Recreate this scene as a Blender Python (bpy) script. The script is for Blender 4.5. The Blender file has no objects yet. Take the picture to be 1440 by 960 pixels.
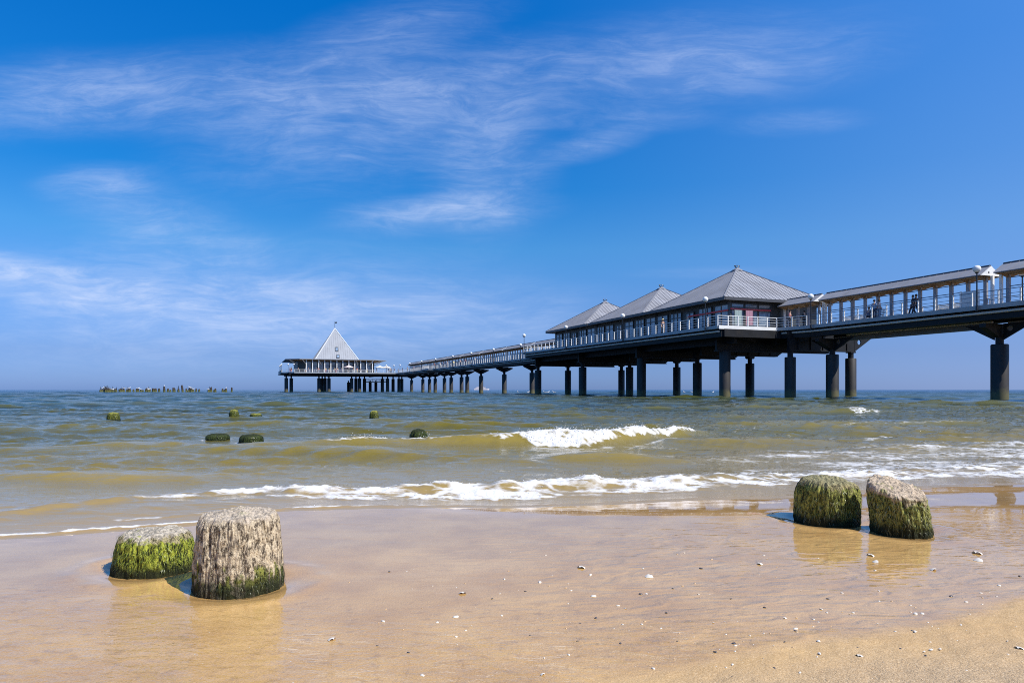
import bpy, bmesh, math, random
import numpy as np
from mathutils import Vector, Matrix, Euler

random.seed(7)
RNG = np.random.default_rng(11)
S = bpy.context.scene
COL = S.collection
R = math.radians
PI = math.pi

# ------------------------------------------------------------------ frame of the pier
A = math.atan(0.3833)                 # bearing of the pier left of +Y
CA, SA = math.cos(A), math.sin(A)
CAM_Z = 0.8
DECK = 7.0                           # walking level of the pier


def P(v, s, z=0.0):
    """pier coordinates (v across, s along) to world"""
    return Vector((CA * v - SA * s, SA * v + CA * s, z))


# ------------------------------------------------------------------ numpy noise
_perm = np.random.default_rng(3).permutation(512)
_perm = np.concatenate([_perm, _perm, _perm])
_grad = np.random.default_rng(4).normal(size=(512, 3))
_grad /= np.linalg.norm(_grad, axis=1)[:, None]


def perlin(x, y, z=0.0):
    x, y, z = np.broadcast_arrays(np.asarray(x, float), np.asarray(y, float), np.asarray(z, float))
    xi = np.floor(x).astype(int); yi = np.floor(y).astype(int); zi = np.floor(z).astype(int)
    xf, yf, zf = x - xi, y - yi, z - zi
    u = xf ** 3 * (xf * (xf * 6 - 15) + 10)
    v = yf ** 3 * (yf * (yf * 6 - 15) + 10)
    w = zf ** 3 * (zf * (zf * 6 - 15) + 10)
    out = 0.0
    for dx in (0, 1):
        for dy in (0, 1):
            for dz in (0, 1):
                h = _perm[(_perm[(_perm[(xi + dx) & 511] + yi + dy) & 511] + zi + dz) & 511]
                g = _grad[h]
                d = g[..., 0] * (xf - dx) + g[..., 1] * (yf - dy) + g[..., 2] * (zf - dz)
                out = out + d * (u if dx else 1 - u) * (v if dy else 1 - v) * (w if dz else 1 - w)
    return out * 1.5


def fbm(x, y, z=0.0, octv=4, gain=0.5, lac=2.03):
    a, f, t = 1.0, 1.0, 0.0
    for i in range(octv):
        t = t + a * perlin(x * f + 17.3 * i, y * f - 9.1 * i, z * f + 4.7 * i)
        a *= gain; f *= lac
    return t


def sstep(a, b, x):
    t = np.clip((x - a) / (b - a), 0, 1)
    return t * t * (3 - 2 * t)


# ------------------------------------------------------------------ tags and links
def tag(o, label=None, cat=None, group=None, kind=None):
    if label: o['label'] = label
    if cat: o['category'] = cat
    if group: o['group'] = group
    if kind: o['kind'] = kind
    return o


def empty(name, loc=(0, 0, 0), rz=0.0, label=None, cat=None, group=None):
    o = bpy.data.objects.new(name, None)
    COL.objects.link(o)
    o.location = loc
    o.rotation_euler = (0, 0, rz)
    o.empty_display_size = 0.2
    return tag(o, label, cat, group)


def link(name, me, parent=None, mat=None, loc=None, rot=None):
    o = bpy.data.objects.new(name, me)
    COL.objects.link(o)
    if parent is not None: o.parent = parent
    if mat is not None:
        if len(me.materials) == 0: me.materials.append(mat)
        elif me.materials[0] != mat:
            o.material_slots[0].link = 'OBJECT'
            o.material_slots[0].material = mat
    if loc is not None: o.location = loc
    if rot is not None: o.rotation_euler = rot
    return o


_kids = {}


def copy_tree(o, parent=None, skip=()):
    c = o.copy()
    COL.objects.link(c)
    if parent is not None: c.parent = parent
    for ch in list(o.children):
        if ch.name.split('.')[0] in skip: continue
        copy_tree(ch, c)
    return c


class MB:
    """collects shapes of one mesh"""

    def __init__(self, ov=0.0, os=0.0, oz=0.0):
        self.v, self.f = [], []
        self.ov, self.os, self.oz = ov, os, oz

    def add(self, vs, fs):
        n = len(self.v)
        self.v += [(a - self.ov, b - self.os, c - self.oz) for a, b, c in vs]
        self.f += [tuple(i + n for i in f) for f in fs]

    def box(self, x0, x1, y0, y1, z0, z1):
        self.add([(x0, y0, z0), (x1, y0, z0), (x1, y1, z0), (x0, y1, z0), (x0, y0, z1), (x1, y0, z1), (x1, y1, z1), (x0, y1, z1)],
                 [(3, 2, 1, 0), (4, 5, 6, 7), (0, 1, 5, 4), (1, 2, 6, 5), (2, 3, 7, 6), (3, 0, 4, 7)])

    def bar(self, p0, p1, w, h, up=(0, 0, 1)):
        """a rectangular bar from p0 to p1, w across, h along up"""
        p0, p1 = Vector(p0), Vector(p1)
        d = (p1 - p0).normalized()
        up = Vector(up)
        sd = d.cross(up)
        if sd.length < 1e-4: sd = d.cross(Vector((1, 0, 0)))
        sd.normalize()
        u = sd.cross(d)
        c = []
        for p in (p0, p1):
            for a, b in ((-1, -1), (1, -1), (1, 1), (-1, 1)):
                c.append(tuple(p + sd * (a * w / 2) + u * (b * h / 2)))
        self.add(c, [(0, 1, 2, 3), (7, 6, 5, 4), (0, 4, 5, 1), (1, 5, 6, 2), (2, 6, 7, 3), (3, 7, 4, 0)])

    def tube(self, p0, p1, r, n=8, r1=None):
        p0, p1 = Vector(p0), Vector(p1)
        d = (p1 - p0).normalized()
        a = d.cross(Vector((0, 0, 1)))
        if a.length < 1e-3: a = Vector((1, 0, 0))
        a.normalize()
        b = d.cross(a)
        r1 = r if r1 is None else r1
        vs = []
        for p, rr in ((p0, r), (p1, r1)):
            for k in range(n):
                t = 2 * PI * k / n
                vs.append(tuple(p + a * (rr * math.cos(t)) + b * (rr * math.sin(t))))
        fs = [(k, (k + 1) % n, n + (k + 1) % n, n + k) for k in range(n)]
        fs += [tuple(range(n - 1, -1, -1)), tuple(range(n, 2 * n))]
        self.add(vs, fs)

    def lathe(self, prof, n=16, c=(0, 0, 0)):
        vs = []
        for r, z in prof:
            for k in range(n):
                t = 2 * PI * k / n
                vs.append((c[0] + r * math.cos(t), c[1] + r * math.sin(t), c[2] + z))
        fs = []
        for i in range(len(prof) - 1):
            for k in range(n):
                fs.append((i * n + k, i * n + (k + 1) % n, (i + 1) * n + (k + 1) % n, (i + 1) * n + k))
        fs.append(tuple(range(n - 1, -1, -1)))
        m = (len(prof) - 1) * n
        fs.append(tuple(range(m, m + n)))
        self.add(vs, fs)

    def prism(self, poly, z0, z1):
        n = len(poly)
        vs = [(x, y, z0) for x, y in poly] + [(x, y, z1) for x, y in poly]
        fs = [tuple(range(n - 1, -1, -1)), tuple(range(n, 2 * n))]
        fs += [(k, (k + 1) % n, n + (k + 1) % n, n + k) for k in range(n)]
        self.add(vs, fs)

    def plate(self, poly3, thick):
        """flat polygon in 3-D given a thickness vector"""
        n = len(poly3)
        t = Vector(thick)
        vs = [tuple(Vector(p) - t / 2) for p in poly3] + [tuple(Vector(p) + t / 2) for p in poly3]
        fs = [tuple(range(n - 1, -1, -1)), tuple(range(n, 2 * n))]
        fs += [(k, (k + 1) % n, n + (k + 1) % n, n + k) for k in range(n)]
        self.add(vs, fs)

    def mesh(self, name, smooth=False):
        me = bpy.data.meshes.new(name)
        me.from_pydata(self.v, [], self.f)
        bm = bmesh.new(); bm.from_mesh(me)
        bmesh.ops.recalc_face_normals(bm, faces=bm.faces)
        if smooth:
            for f in bm.faces: f.smooth = True
            for e in bm.edges:
                if len(e.link_faces) == 2 and e.calc_face_angle(0) > R(40): e.smooth = False
        bm.to_mesh(me); bm.free()
        return me

    def build(self, name, mat, parent=None, smooth=False, loc=None):
        return link(name, self.mesh(name, smooth), parent, mat, loc)


def grid_mesh(name, X, Y, Z, attrs=None):
    ny, nx = X.shape
    me = bpy.data.meshes.new(name)
    me.vertices.add(nx * ny)
    co = np.stack([X, Y, Z], -1).reshape(-1, 3).astype(np.float32)
    me.vertices.foreach_set('co', co.ravel())
    i = np.arange(ny - 1)[:, None] * nx + np.arange(nx - 1)[None, :]
    q = np.stack([i, i + 1, i + nx + 1, i + nx], -1).reshape(-1, 4).astype(np.int32)
    nf = len(q)
    me.loops.add(nf * 4)
    me.loops.foreach_set('vertex_index', q.ravel())
    me.polygons.add(nf)
    me.polygons.foreach_set('loop_start', np.arange(0, nf * 4, 4, dtype=np.int32))
    me.polygons.foreach_set('loop_total', np.full(nf, 4, dtype=np.int32))
    me.polygons.foreach_set('use_smooth', np.ones(nf, dtype=bool))
    me.update(calc_edges=True)
    for k, a in (attrs or {}).items():
        at = me.attributes.new(k, 'FLOAT', 'POINT')
        at.data.foreach_set('value', a.ravel().astype(np.float32))
    return me


# ------------------------------------------------------------------ node helpers
class NT:
    def __init__(self, tree):
        self.t = tree
        tree.nodes.clear()

    def n(self, typ, **kw):
        nd = self.t.nodes.new(typ)
        for k, v in kw.items():
            if k.startswith('i_'):
                nd.inputs[k[2:].replace('_', ' ')].default_value = v
            else:
                setattr(nd, k, v)
        return nd

    def l(self, a, b):
        self.t.links.new(a, b)

    def val(self, x, sock):
        if hasattr(x, 'is_output') or isinstance(x, bpy.types.NodeSocket): self.l(x, sock)
        else: sock.default_value = x

    def math(self, op, a, b=None, c=None, clamp=False):
        nd = self.n('ShaderNodeMath', operation=op, use_clamp=clamp)
        self.val(a, nd.inputs[0])
        if b is not None: self.val(b, nd.inputs[1])
        if c is not None: self.val(c, nd.inputs[2])
        return nd.outputs[0]

    def mix(self, f, a, b, blend='MIX'):
        nd = self.n('ShaderNodeMix', data_type='RGBA', blend_type=blend)
        self.val(f, nd.inputs[0])
        for x, s in ((a, nd.inputs[6]), (b, nd.inputs[7])):
            if isinstance(x, (tuple, list)): s.default_value = (*x[:3], 1)
            else: self.l(x, s)
        return nd.outputs[2]

    def rng(self, x, a, b, c=0.0, d=1.0, smooth=True):
        nd = self.n('ShaderNodeMapRange', interpolation_type='SMOOTHSTEP' if smooth else 'LINEAR')
        self.val(x, nd.inputs[0])
        for i, q in enumerate((a, b, c, d)): self.val(q, nd.inputs[1 + i])
        return nd.outputs[0]

    def noise(self, vec, scale, detail=4, rough=0.55, dist=0.0, out=0):
        nd = self.n('ShaderNodeTexNoise')
        nd.inputs['Scale'].default_value = scale
        nd.inputs['Detail'].default_value = detail
        nd.inputs['Roughness'].default_value = rough
        nd.inputs['Distortion'].default_value = dist
        if vec is not None: self.l(vec, nd.inputs['Vector'])
        return nd.outputs[out]

    def mapping(self, vec, loc=(0, 0, 0), rot=(0, 0, 0), scale=(1, 1, 1), typ='POINT'):
        nd = self.n('ShaderNodeMapping', vector_type=typ)
        self.l(vec, nd.inputs[0])
        nd.inputs[1].default_value = loc
        nd.inputs[2].default_value = rot
        nd.inputs[3].default_value = scale
        return nd.outputs[0]

    def ramp(self, x, stops):
        nd = self.n('ShaderNodeValToRGB')
        cr = nd.color_ramp
        while len(cr.elements) < len(stops): cr.elements.new(0.5)
        for e, (p, c) in zip(cr.elements, stops):
            e.position = p
            e.color = (*c[:3], 1) if len(c) >= 3 else (c[0],) * 3 + (1,)
        self.val(x, nd.inputs[0])
        return nd.outputs[0]

    def bump(self, h, strength=0.3, dist=0.01, normal=None):
        nd = self.n('ShaderNodeBump')
        nd.inputs['Strength'].default_value = strength
        nd.inputs['Distance'].default_value = dist
        self.l(h, nd.inputs['Height'])
        if normal is not None: self.l(normal, nd.inputs['Normal'])
        return nd.outputs[0]


def new_mat(name):
    m = bpy.data.materials.new(name)
    m.use_nodes = True
    t = NT(m.node_tree)
    out = t.n('ShaderNodeOutputMaterial')
    b = t.n('ShaderNodeBsdfPrincipled')
    t.l(b.outputs[0], out.inputs[0])
    return m, t, b, out


def pmat(name, col, rough=0.5, metal=0.0, var=0.15, scale=3.0, bump=0.0, spec=0.5, stretch=(1, 1, 1), dirt=None, dscale=1.5):
    """paint or metal with tone variation, optional dirt colour in blotches"""
    m, t, b, out = new_mat(name)
    tc = t.n('ShaderNodeTexCoord')
    vec = t.mapping(tc.outputs['Object'], scale=stretch)
    n1 = t.noise(vec, scale, 5, 0.6)
    f = t.rng(n1, 0.3, 0.7, 1 - var, 1 + var)
    c = t.mix(1.0, col, f, 'MULTIPLY')
    cc = t.n('ShaderNodeCombineColor')
    for i in range(3): t.l(f, cc.inputs[i])
    nd = c.node
    t.l(cc.outputs[0], nd.inputs[7])
    if dirt is not None:
        n2 = t.noise(vec, dscale, 6, 0.65, 0.4)
        c = t.mix(t.rng(n2, 0.5, 0.72, 0.0, 0.8), c, dirt)
    t.l(c, b.inputs['Base Color'])
    b.inputs['Roughness'].default_value = rough
    b.inputs['Metallic'].default_value = metal
    b.inputs['Specular IOR Level'].default_value = spec
    if bump > 0:
        n3 = t.noise(vec, scale * 9, 4)
        t.l(t.bump(n3, 0.5, bump), b.inputs['Normal'])
    return m
# ------------------------------------------------------------------ tuned sky values
SKY_TINT = [(0.0, (.34, .55, 1.3)), (0.05, (.29, .47, 1.0)), (0.13, (.31, .60, 1.05)), (0.2, (.27, .74, 1.14)), (0.28, (.08, .68, 1.22)), (0.52, (.0, .72, 1.5)), (0.75, (.75, .95, 1.2)), (1.0, (.75, .95, 1.15))]
CLOUD_COL = (5.1, 6.0, 8.1)
CLOUDS = [  # px, py, rx, ry, tilt, amount
    (60, 135, 300, 80, 4, 0.5), (330, 125, 420, 85, 3, 0.55), (590, 140, 420, 110, 5, 0.45), (850, 90, 420, 85, 9, 0.45),
    (1090, 85, 280, 80, 12, 0.45), (560, 40, 220, 60, 12, 0.45), (690, 245, 130, 120, 60, 0.6), (620, 300, 210, 38, 4, 0.9),
    (830, 205, 115, 28, 14, 0.65), (890, 170, 150, 26, 2, 0.4), (140, 258, 120, 38, 3, 0.6), (230, 315, 230, 70, -18, 0.5), (1120, 172, 140, 26, 3, 0.35),
    (480, 210, 330, 100, 4, 0.4),
    (20, 375, 130, 28, -6, 0.85), (250, 415, 460, 45, -3, 0.75), (280, 430, 620, 130, 0, 0.95), (620, 455, 420, 80, 0, 0.6),
    (1010, 383, 160, 12, 1, 0.3)]
WATER = [(0.0, (.36, .245, .10)), (0.12, (.27, .195, .058)), (0.30, (.130, .108, .015)), (0.45, (.060, .063, .015)), (0.60, (.016, .038, .040)), (0.85, (.004, .024, .060))]
SAND_A, SAND_B = (.485, .275, .082), (.615, .372, .122)
DENOISE = False
# ================================================================== render settings, camera, light
W = bpy.data.worlds.new("World")
S.world = W
W.use_nodes = True
S.view_settings.view_transform = 'Standard'
S.view_settings.look = 'None'
S.view_settings.exposure = 0.33
S.view_settings.gamma = 1.0
S.view_settings.use_curve_mapping = False
S.cycles.use_denoising = DENOISE
S.cycles.max_bounces = 8
S.cycles.caustics_reflective = False
S.cycles.caustics_refractive = False
S.cycles.sample_clamp_indirect = 6.0
S.cycles.filter_width = 1.0

cam = bpy.data.cameras.new('camera')
cam.lens = 24.0
cam.sensor_width = 36.0
cam.shift_y = 68.0 / 1440.0
cam.clip_end = 80000.0
cam.clip_start = 0.05
co = bpy.data.objects.new('camera', cam)
COL.objects.link(co)
co.location = (0, 0, CAM_Z)
co.rotation_euler = (R(90), 0, 0)
S.camera = co

SUN_EL, SUN_AZ = R(50), math.atan2(0.87, -0.5)      # azimuth clockwise from +Y
sd = Vector((math.sin(SUN_AZ) * math.cos(SUN_EL), math.cos(SUN_AZ) * math.cos(SUN_EL), math.sin(SUN_EL)))
sun = bpy.data.lights.new('sun', 'SUN')
sun.energy = 4.5
sun.angle = R(0.53)
sun.color = (1.0, 0.95, 0.87)
so = bpy.data.objects.new('sun', sun)
COL.objects.link(so)
so.rotation_euler = (-sd).to_track_quat('-Z', 'Y').to_euler()
so.location = sd * 100

# sky: Nishita, deepened a little as in the photograph, with thin cirrus laid on by direction
t = NT(W.node_tree)
wo = t.n('ShaderNodeOutputWorld')
bg = t.n('ShaderNodeBackground')
bg.inputs['Strength'].default_value = 0.1
t.l(bg.outputs[0], wo.inputs[0])
sky = t.n('ShaderNodeTexSky', sky_type='NISHITA', sun_disc=False, sun_elevation=SUN_EL, sun_rotation=SUN_AZ)
sky.altitude = 0
sky.air_density = 1.0
sky.dust_density = 0.6
sky.ozone_density = 3.0
tc = t.n('ShaderNodeTexCoord')
sep = t.n('ShaderNodeSeparateXYZ')
t.l(tc.outputs['Generated'], sep.inputs[0])
el = t.math('MAXIMUM', sep.outputs[2], 0.0)
tint = t.ramp(el, SKY_TINT)
skyc = t.mix(1.0, sky.outputs[0], tint, 'MULTIPLY')
# direction slopes: u = x/y, w = z/y
yy = t.math('MAXIMUM', sep.outputs[1], 0.05)
u = t.math('DIVIDE', sep.outputs[0], yy)
w = t.math('DIVIDE', sep.outputs[2], yy)
cb = t.n('ShaderNodeCombineXYZ')
t.l(u, cb.inputs[0]); t.l(w, cb.inputs[1])
uw = cb.outputs[0]
# thinner on the sunward side: lighter sky to the right
skyc = t.mix(t.rng(u, -0.1, 0.95, 0.0, 0.62), skyc, t.ramp(el, [(0.0, (2.6, 3.5, 6.0)), (0.12, (1.7, 3.1, 6.3)), (0.4, (.9, 2.5, 6.4))]))
# warp for wisps
wn = t.n('ShaderNodeTexNoise')
wn.inputs['Scale'].default_value = 2.2
wn.inputs['Detail'].default_value = 3
t.l(uw, wn.inputs['Vector'])
vs = t.n('ShaderNodeVectorMath', operation='SUBTRACT')
t.l(wn.outputs['Color'], vs.inputs[0]); vs.inputs[1].default_value = (0.5, 0.5, 0.5)
vm = t.n('ShaderNodeVectorMath', operation='MULTIPLY_ADD')
t.l(vs.outputs[0], vm.inputs[0]); vm.inputs[1].default_value = (0.22, 0.10, 0.0); t.l(uw, vm.inputs[2])
uww = vm.outputs[0]
st1 = t.mapping(uww, rot=(0, 0, R(-9)), scale=(2.4, 5.2, 1))
st2 = t.mapping(uww, loc=(3, 1, 0), rot=(0, 0, R(10)), scale=(4.0, 26.0, 1))
na = t.noise(st1, 1.4, 12, 0.66, 0.35)
nb = t.noise(st2, 1.8, 10, 0.68, 0.4)
wisp = t.math('ADD', t.math('MULTIPLY', na, 0.62), t.math('MULTIPLY', nb, 0.38))
mask = None
for (px, py, rx, ry, rot, amp) in CLOUDS:
    cu, cw = (px - 720) / 960, (548 - py) / 960
    mp = t.mapping(uw, loc=(cu, cw, 0), rot=(0, 0, R(rot)), scale=(rx / 960, ry / 960, 1), typ='TEXTURE')
    ln = t.n('ShaderNodeVectorMath', operation='LENGTH')
    t.l(mp, ln.inputs[0])
    g = t.rng(ln.outputs['Value'], 1.0, 0.0, 0.0, amp)
    mask = g if mask is None else t.math('ADD', mask, g)
mask = t.math('MINIMUM', mask, 1.3)
st3 = t.mapping(uww, loc=(1, 5, 0), rot=(0, 0, R(-16)), scale=(7.0, 34.0, 1))
nc = t.noise(st3, 1.5, 8, 0.68, 0.9)
fib = t.rng(nc, 0.34, 0.70, 0.68, 1.35)
dens = t.math('MULTIPLY', t.math('MULTIPLY', mask, fib), t.rng(wisp, 0.30, 0.78, 0.10, 0.66))
dens = t.math('MULTIPLY', dens, t.rng(sep.outputs[1], 0.05, 0.3))
dens = t.math('MINIMUM', dens, 0.8)
skyc = t.mix(dens, skyc, CLOUD_COL)
t.l(skyc, bg.inputs[0])
# ================================================================== beach and sea shapes
def pl(xs, ys):
    xs, ys = np.array(xs, float), np.array(ys, float)

    def f(x):
        x = np.asarray(x, float)
        y = np.interp(x, xs, ys)
        y = np.where(x < xs[0], ys[0] + (x - xs[0]) * 0.30, y)
        return np.where(x > xs[-1], ys[-1] + (x - xs[-1]) * 0.25, y)
    return f


_shore = pl([-2.78, -1.88, -1.52, -0.78, -0.1, 0.68, 1.54, 2.14, 3.2, 4.68], [3.71, 4.10, 4.57, 4.68, 4.8, 5.05, 5.3, 5.42, 5.82, 6.24])
_bore = pl([-3.2, -2.53, -1.99, -1.01, -0.12, 1.13, 2.62, 6.26], [4.30, 4.97, 5.33, 5.41, 5.58, 5.95, 6.45, 7.9])
_brk = pl([-6, -2.3, -0.3, 1.0, 2.0, 3.4, 5.0], [9.3, 9.45, 9.85, 9.95, 10.7, 12.3, 14.0])


def shore(x):
    return _shore(x) + 0.07 * fbm(x * 0.9, 3.3, octv=3) + 0.02 * fbm(x * 6, 8.1, octv=2)


def sand_z(x, y):
    """damp ground: nearly level, falling seaward, a low bank at the lower right"""
    x, y = np.broadcast_arrays(np.asarray(x, float), np.asarray(y, float))
    z = np.where(y > 6, -0.045 * (y - 6), 0.0)
    z = np.maximum(z, -3.5)
    # film edge: line from (.233,1.864) to (2.04,2.72), dry bank below it
    e = film_edge(x, y)
    z = z + 0.055 * sstep(-0.05, 0.9, e) + 0.10 * sstep(0.9, 6, e)
    ys0 = np.interp(x, [-3, -1, 0, 1, 2, 5], [4.6, 4.6, 4.2, 4.25, 4.4, 4.8])
    z = z - 0.050 * sstep(ys0, ys0 + 1.1, y)
    z = z + 0.003 * fbm(x * 0.8, y * 0.8, octv=3)
    return z


def film_edge(x, y):
    # signed distance, positive on the dry side (towards the lower right)
    dx, dy = 2.04 - 0.233, 2.72 - 1.864
    L = math.hypot(dx, dy)
    e = ((x - 0.233) * dy - (y - 1.864) * dx) / L
    e = e + 0.07 * np.sin((x * 1.1 + 0.4) * 2.0) * 0.6 + 0.05 * fbm(x * 1.7, y * 1.7, 2.2, octv=3)
    return e


# ---- swell: many narrow trains with wandering phase
_tr = []
_r = np.random.default_rng(21)
for L, a in ((9.0, .05), (7.0, .05), (5.2, .05), (4.3, .046), (3.4, .048), (2.7, .038), (2.1, .035), (1.7, .034), (1.3, .033), (1.0, .030),
             (0.8, .026), (0.62, .0215), (0.5, .0165), (0.4, .0125), (0.31, .0088), (0.24, .0058), (0.18, .0034), (0.13, .0019)):
    for k in range(2):
        ang = _r.normal(0, R(16 if L > 2.5 else 30))
        _tr.append((L * _r.uniform(.9, 1.1), a * 0.72, math.sin(ang), math.cos(ang), _r.uniform(0, 6.28), _r.uniform(0, 50)))


def swell(x, y, dy):
    z = np.zeros_like(x)
    wx = 0.55 * perlin(x * 0.11, y * 0.16, 5.1)
    wy = 0.8 * perlin(x * 0.10, y * 0.10, 8.1) + 0.25 * perlin(x * 0.3, y * 0.5, 3.1)
    for i, (L, a, sx, sy, ph, off) in enumerate(_tr):
        if i % 6 == 0:
            grp = 0.55 + 0.9 * np.clip(perlin(x * 0.22 / max(L, .4) ** .5, y * 0.30 / max(L, .4) ** .5, off) + 0.25, -0.3, 1.2)
        k = 2 * PI / L
        c = np.sin(k * ((x + wx * min(1, L / 2)) * sx + (y + wy * min(1, L)) * sy) + ph)
        sh = np.exp(1.1 * (c - 1)) * 1.9 - 0.85          # sharper crests, flat troughs
        z += a * sh * grp * sstep(1.6, 3.2, L / dy)
    return z


def bumpq(q, wf, wb):
    return np.where(q < 0, np.exp(-(q / wf) ** 2), np.exp(-(q / wb) ** 2))


def sea_fields(x, y, dy):
    d = y - shore(x)
    zs = sand_z(x, y)
    amp = sstep(0.1, 4.5, d) * (0.55 + 0.45 * sstep(10, 40, y)) * (1 + 0.45 * sstep(30, 120, y))
    wz = swell(x, y, dy) * amp
    foam = np.zeros_like(x)
    # ---- breaking wave in the middle distance
    q = y - _brk(x) - 0.10 * fbm(x * 1.1, 4.4, octv=3)
    hx = np.interp(x, [-6.5, -4.5, -2.6, -1.5, -0.4, 0.5, 1.4, 2.2, 3.0, 3.9], [0, .015, .07, .10, .17, .205, .20, .17, .15, .0])
    wz = wz * (1 - 0.45 * np.exp(-(q / 1.0) ** 2) * sstep(.01, .08, hx)) + hx * bumpq(q, 0.24, 0.75)
    full = np.interp(x, [-0.75, -0.15, 0.3, 1.5, 2.6, 3.15, 3.45], [0, .72, .95, .95, .85, .72, 0]) * np.clip(.92 + .38 * fbm(x * 3.5, y * 5, 8.8, octv=4, gain=.6), .3, 1.1)
    lo = np.interp(x, [-0.7, 0.0, 0.35, 1.1, 1.6, 2.2, 3.2], [-.05, -.12, -.30, -.36, -.20, -.16, -.12]) + 0.10 * fbm(x * 3.1, y * 2, 1.7, octv=3)
    foam = np.maximum(foam, full * sstep(lo - 0.10, lo + 0.02, q) * (1 - sstep(0.04, 0.22, q)))
    tail = np.interp(x, [-2.9, -2.4, -1.9, -1.6, -1.2, -1.0, -0.7], [0, .75, .9, .5, .85, .5, .45])
    foam = np.maximum(foam, tail * np.exp(-((q + 0.02) / 0.09) ** 2))
    foam = np.maximum(foam, 0.55 * np.interp(x, [-.5, .3, 2.2, 3], [0, 1, 1, 0]) * np.exp(-((q + 0.62 - 0.15 * fbm(x * 1.3, 2.0, octv=2)) / 0.10) ** 2))
    # ---- smooth olive humps
    for cx, cy, rx, ry, hh in ((-3.75, 6.05, 1.0, .28, .085), (-5.0, 9.1, 1.6, .45, .10), (-2.1, 8.3, .9, .3, .05), (0.75, 7.85, .75, .28, .075),
                               (-1.3, 11.6, 1.8, .5, .07), (-9, 13, 2.0, .5, .09), (-5.2, 14.0, 1.5, .5, .08), (7.5, 15, 3.0, .6, .09), (-2.6, 6.9, .9, .25, .035), (9.5, 9.8, 2.5, .4, .06)):
        qq = y - cy - 0.12 * np.sin(x * 1.3 + cx) - 0.1 * (x - cx)
        wz = wz + hh * np.exp(-((x - cx) / rx) ** 2) * bumpq(qq, ry * .7, ry * 1.5)
    # small whitecap at right, and a line of crest beside it
    q3 = y - 23.0 - 0.15 * (x - 11.7) - 0.1 * np.sin(x * 2)
    wz = wz + 0.19 * np.exp(-((x - 11.3) / 1.6) ** 2) * bumpq(q3, .4, 1.0)
    foam = np.maximum(foam, np.exp(-((x - 11.8) / 0.55) ** 4) * sstep(-.55, -.3, q3) * (1 - sstep(.05, .3, q3)) * np.clip(.75 + .8 * fbm(x * 3, y * 3, 5.5, octv=3), 0, 1))
    # ---- swash bore
    q2 = y - _bore(x) - 0.05 * fbm(x * 1.6, 7.7, octv=3)
    hb = np.interp(x, [-4, -2.6, -1.6, -0.6, .8, 2.2, 4, 8], [.02, .03, .04, .052, .050, .045, .04, .03])
    run = sstep(0.0, 0.55, d)
    hb2 = hb * bumpq(q2, 0.13, 0.40) * run * np.clip(0.85 + .6 * fbm(x * 3.2, 6.6, octv=3), .3, 1.6)
    front = np.interp(x, [-3.8, -2.6, -2.0, -1.3, -0.7, 0, 1, 2, 8], [.36, .48, .72, .80, .84, .84, .78, .74, .72])
    front = front * np.clip(0.84 + 0.62 * fbm(x * 2.6, y * 5.0, 3.7, octv=4, gain=.6), .15, 1.25)
    wb = np.interp(x, [-3, -2, -1, 0, 0.8, 1.6, 3, 6], [.05, .07, .14, .2, .55, 1.25, 1.75, 2.2])
    lo2 = np.interp(x, [-3, -2, -1, 0, 2, 6], [-.06, -.14, -.36, -.42, -.40, -.45]) + 0.12 * fbm(x * 2.0, y * 1.5, 0.3, octv=3)
    body = sstep(lo2 - 0.12, lo2 + 0.03, q2) * (1 - sstep(wb * 0.35, wb, q2 + 0.25 * wb * fbm(x * 1.2, y * 1.8, 6.6, octv=3)))
    lace = np.where(q2 > 0.18, 0.56 + 0.30 * fbm(x * 1.0, y * 3.4, 9.2, octv=3), 1.0)
    foam = np.maximum(foam, front * body * np.clip(lace, 0, 1))
    # second, wide sheet of foam on the right, thinning to the left
    far = np.interp(x, [0.6, 2.0, 3.5, 9], [0, .35, .62, .72])
    foam = np.maximum(foam, far * sstep(0.25, 0.6, d) * (1 - sstep(1.7, 3.2, q2 - 0.12 * (x - 3))) * np.clip(0.75 + 0.6 * fbm(x * 0.7, y * 2.6, 2.9, octv=3), 0, 1))
    # broken patches further out on the right
    pt = np.exp(-((y - 11.5 - .12 * (x - 4)) / 1.5) ** 2) * sstep(3.0, 4.6, x) * (1 - sstep(9, 14, x))
    foam = np.maximum(foam, 0.62 * pt * sstep(0.28, 0.7, fbm(x * 1.1, y * 2.0, 4.2, octv=3)))
    # thin white hem where the film ends, a second hem further back on the left
    hem = np.interp(x, [-4, -3, -1.5, -1.0, -.2, .6, 2.2, 3.5, 8], [.95, .95, .9, .62, .55, .35, .3, .5, .55])
    hemn = np.clip(0.98 + 0.35 * fbm(x * 5.0, 1.5, octv=4, gain=.6), 0.55, 1.15)
    foam = np.maximum(foam, hem * hemn * np.exp(-((d - 0.045) / 0.032) ** 2))
    foam = np.maximum(foam, 0.62 * hem * np.clip(0.4 + 1.0 * fbm(x * 3.0, 4.5, octv=4), 0, 1) * np.exp(-((d - 0.30 - .12 * fbm(x * .8, 2.2, octv=2)) / 0.05) ** 2))
    for px_, py_, pr_ in ((-4.71, 10.9, .19), (-3.9, 10.2, .17), (-1.385, 10.1, .15), (-10.27, 17.6, .18), (-7.65, 18.8, .15), (-3.72, 18.4, .14)):
        rr_ = np.hypot(x - px_, y - py_)
        foam = np.maximum(foam, .62 * np.exp(-((rr_ - pr_ - .03) / .07) ** 2) * np.clip(.5 + fbm(x * 4, y * 4, 9.9, octv=3), 0, 1))
    # ---- calmer right beside the standing posts
    for px_, py_ in ((-4.71, 10.9), (-3.9, 10.2)):
        wz = wz * (1 - .8 * np.exp(-(((x - px_) / .7) ** 2 + ((y - py_ + .2) / .8) ** 2)))
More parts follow.
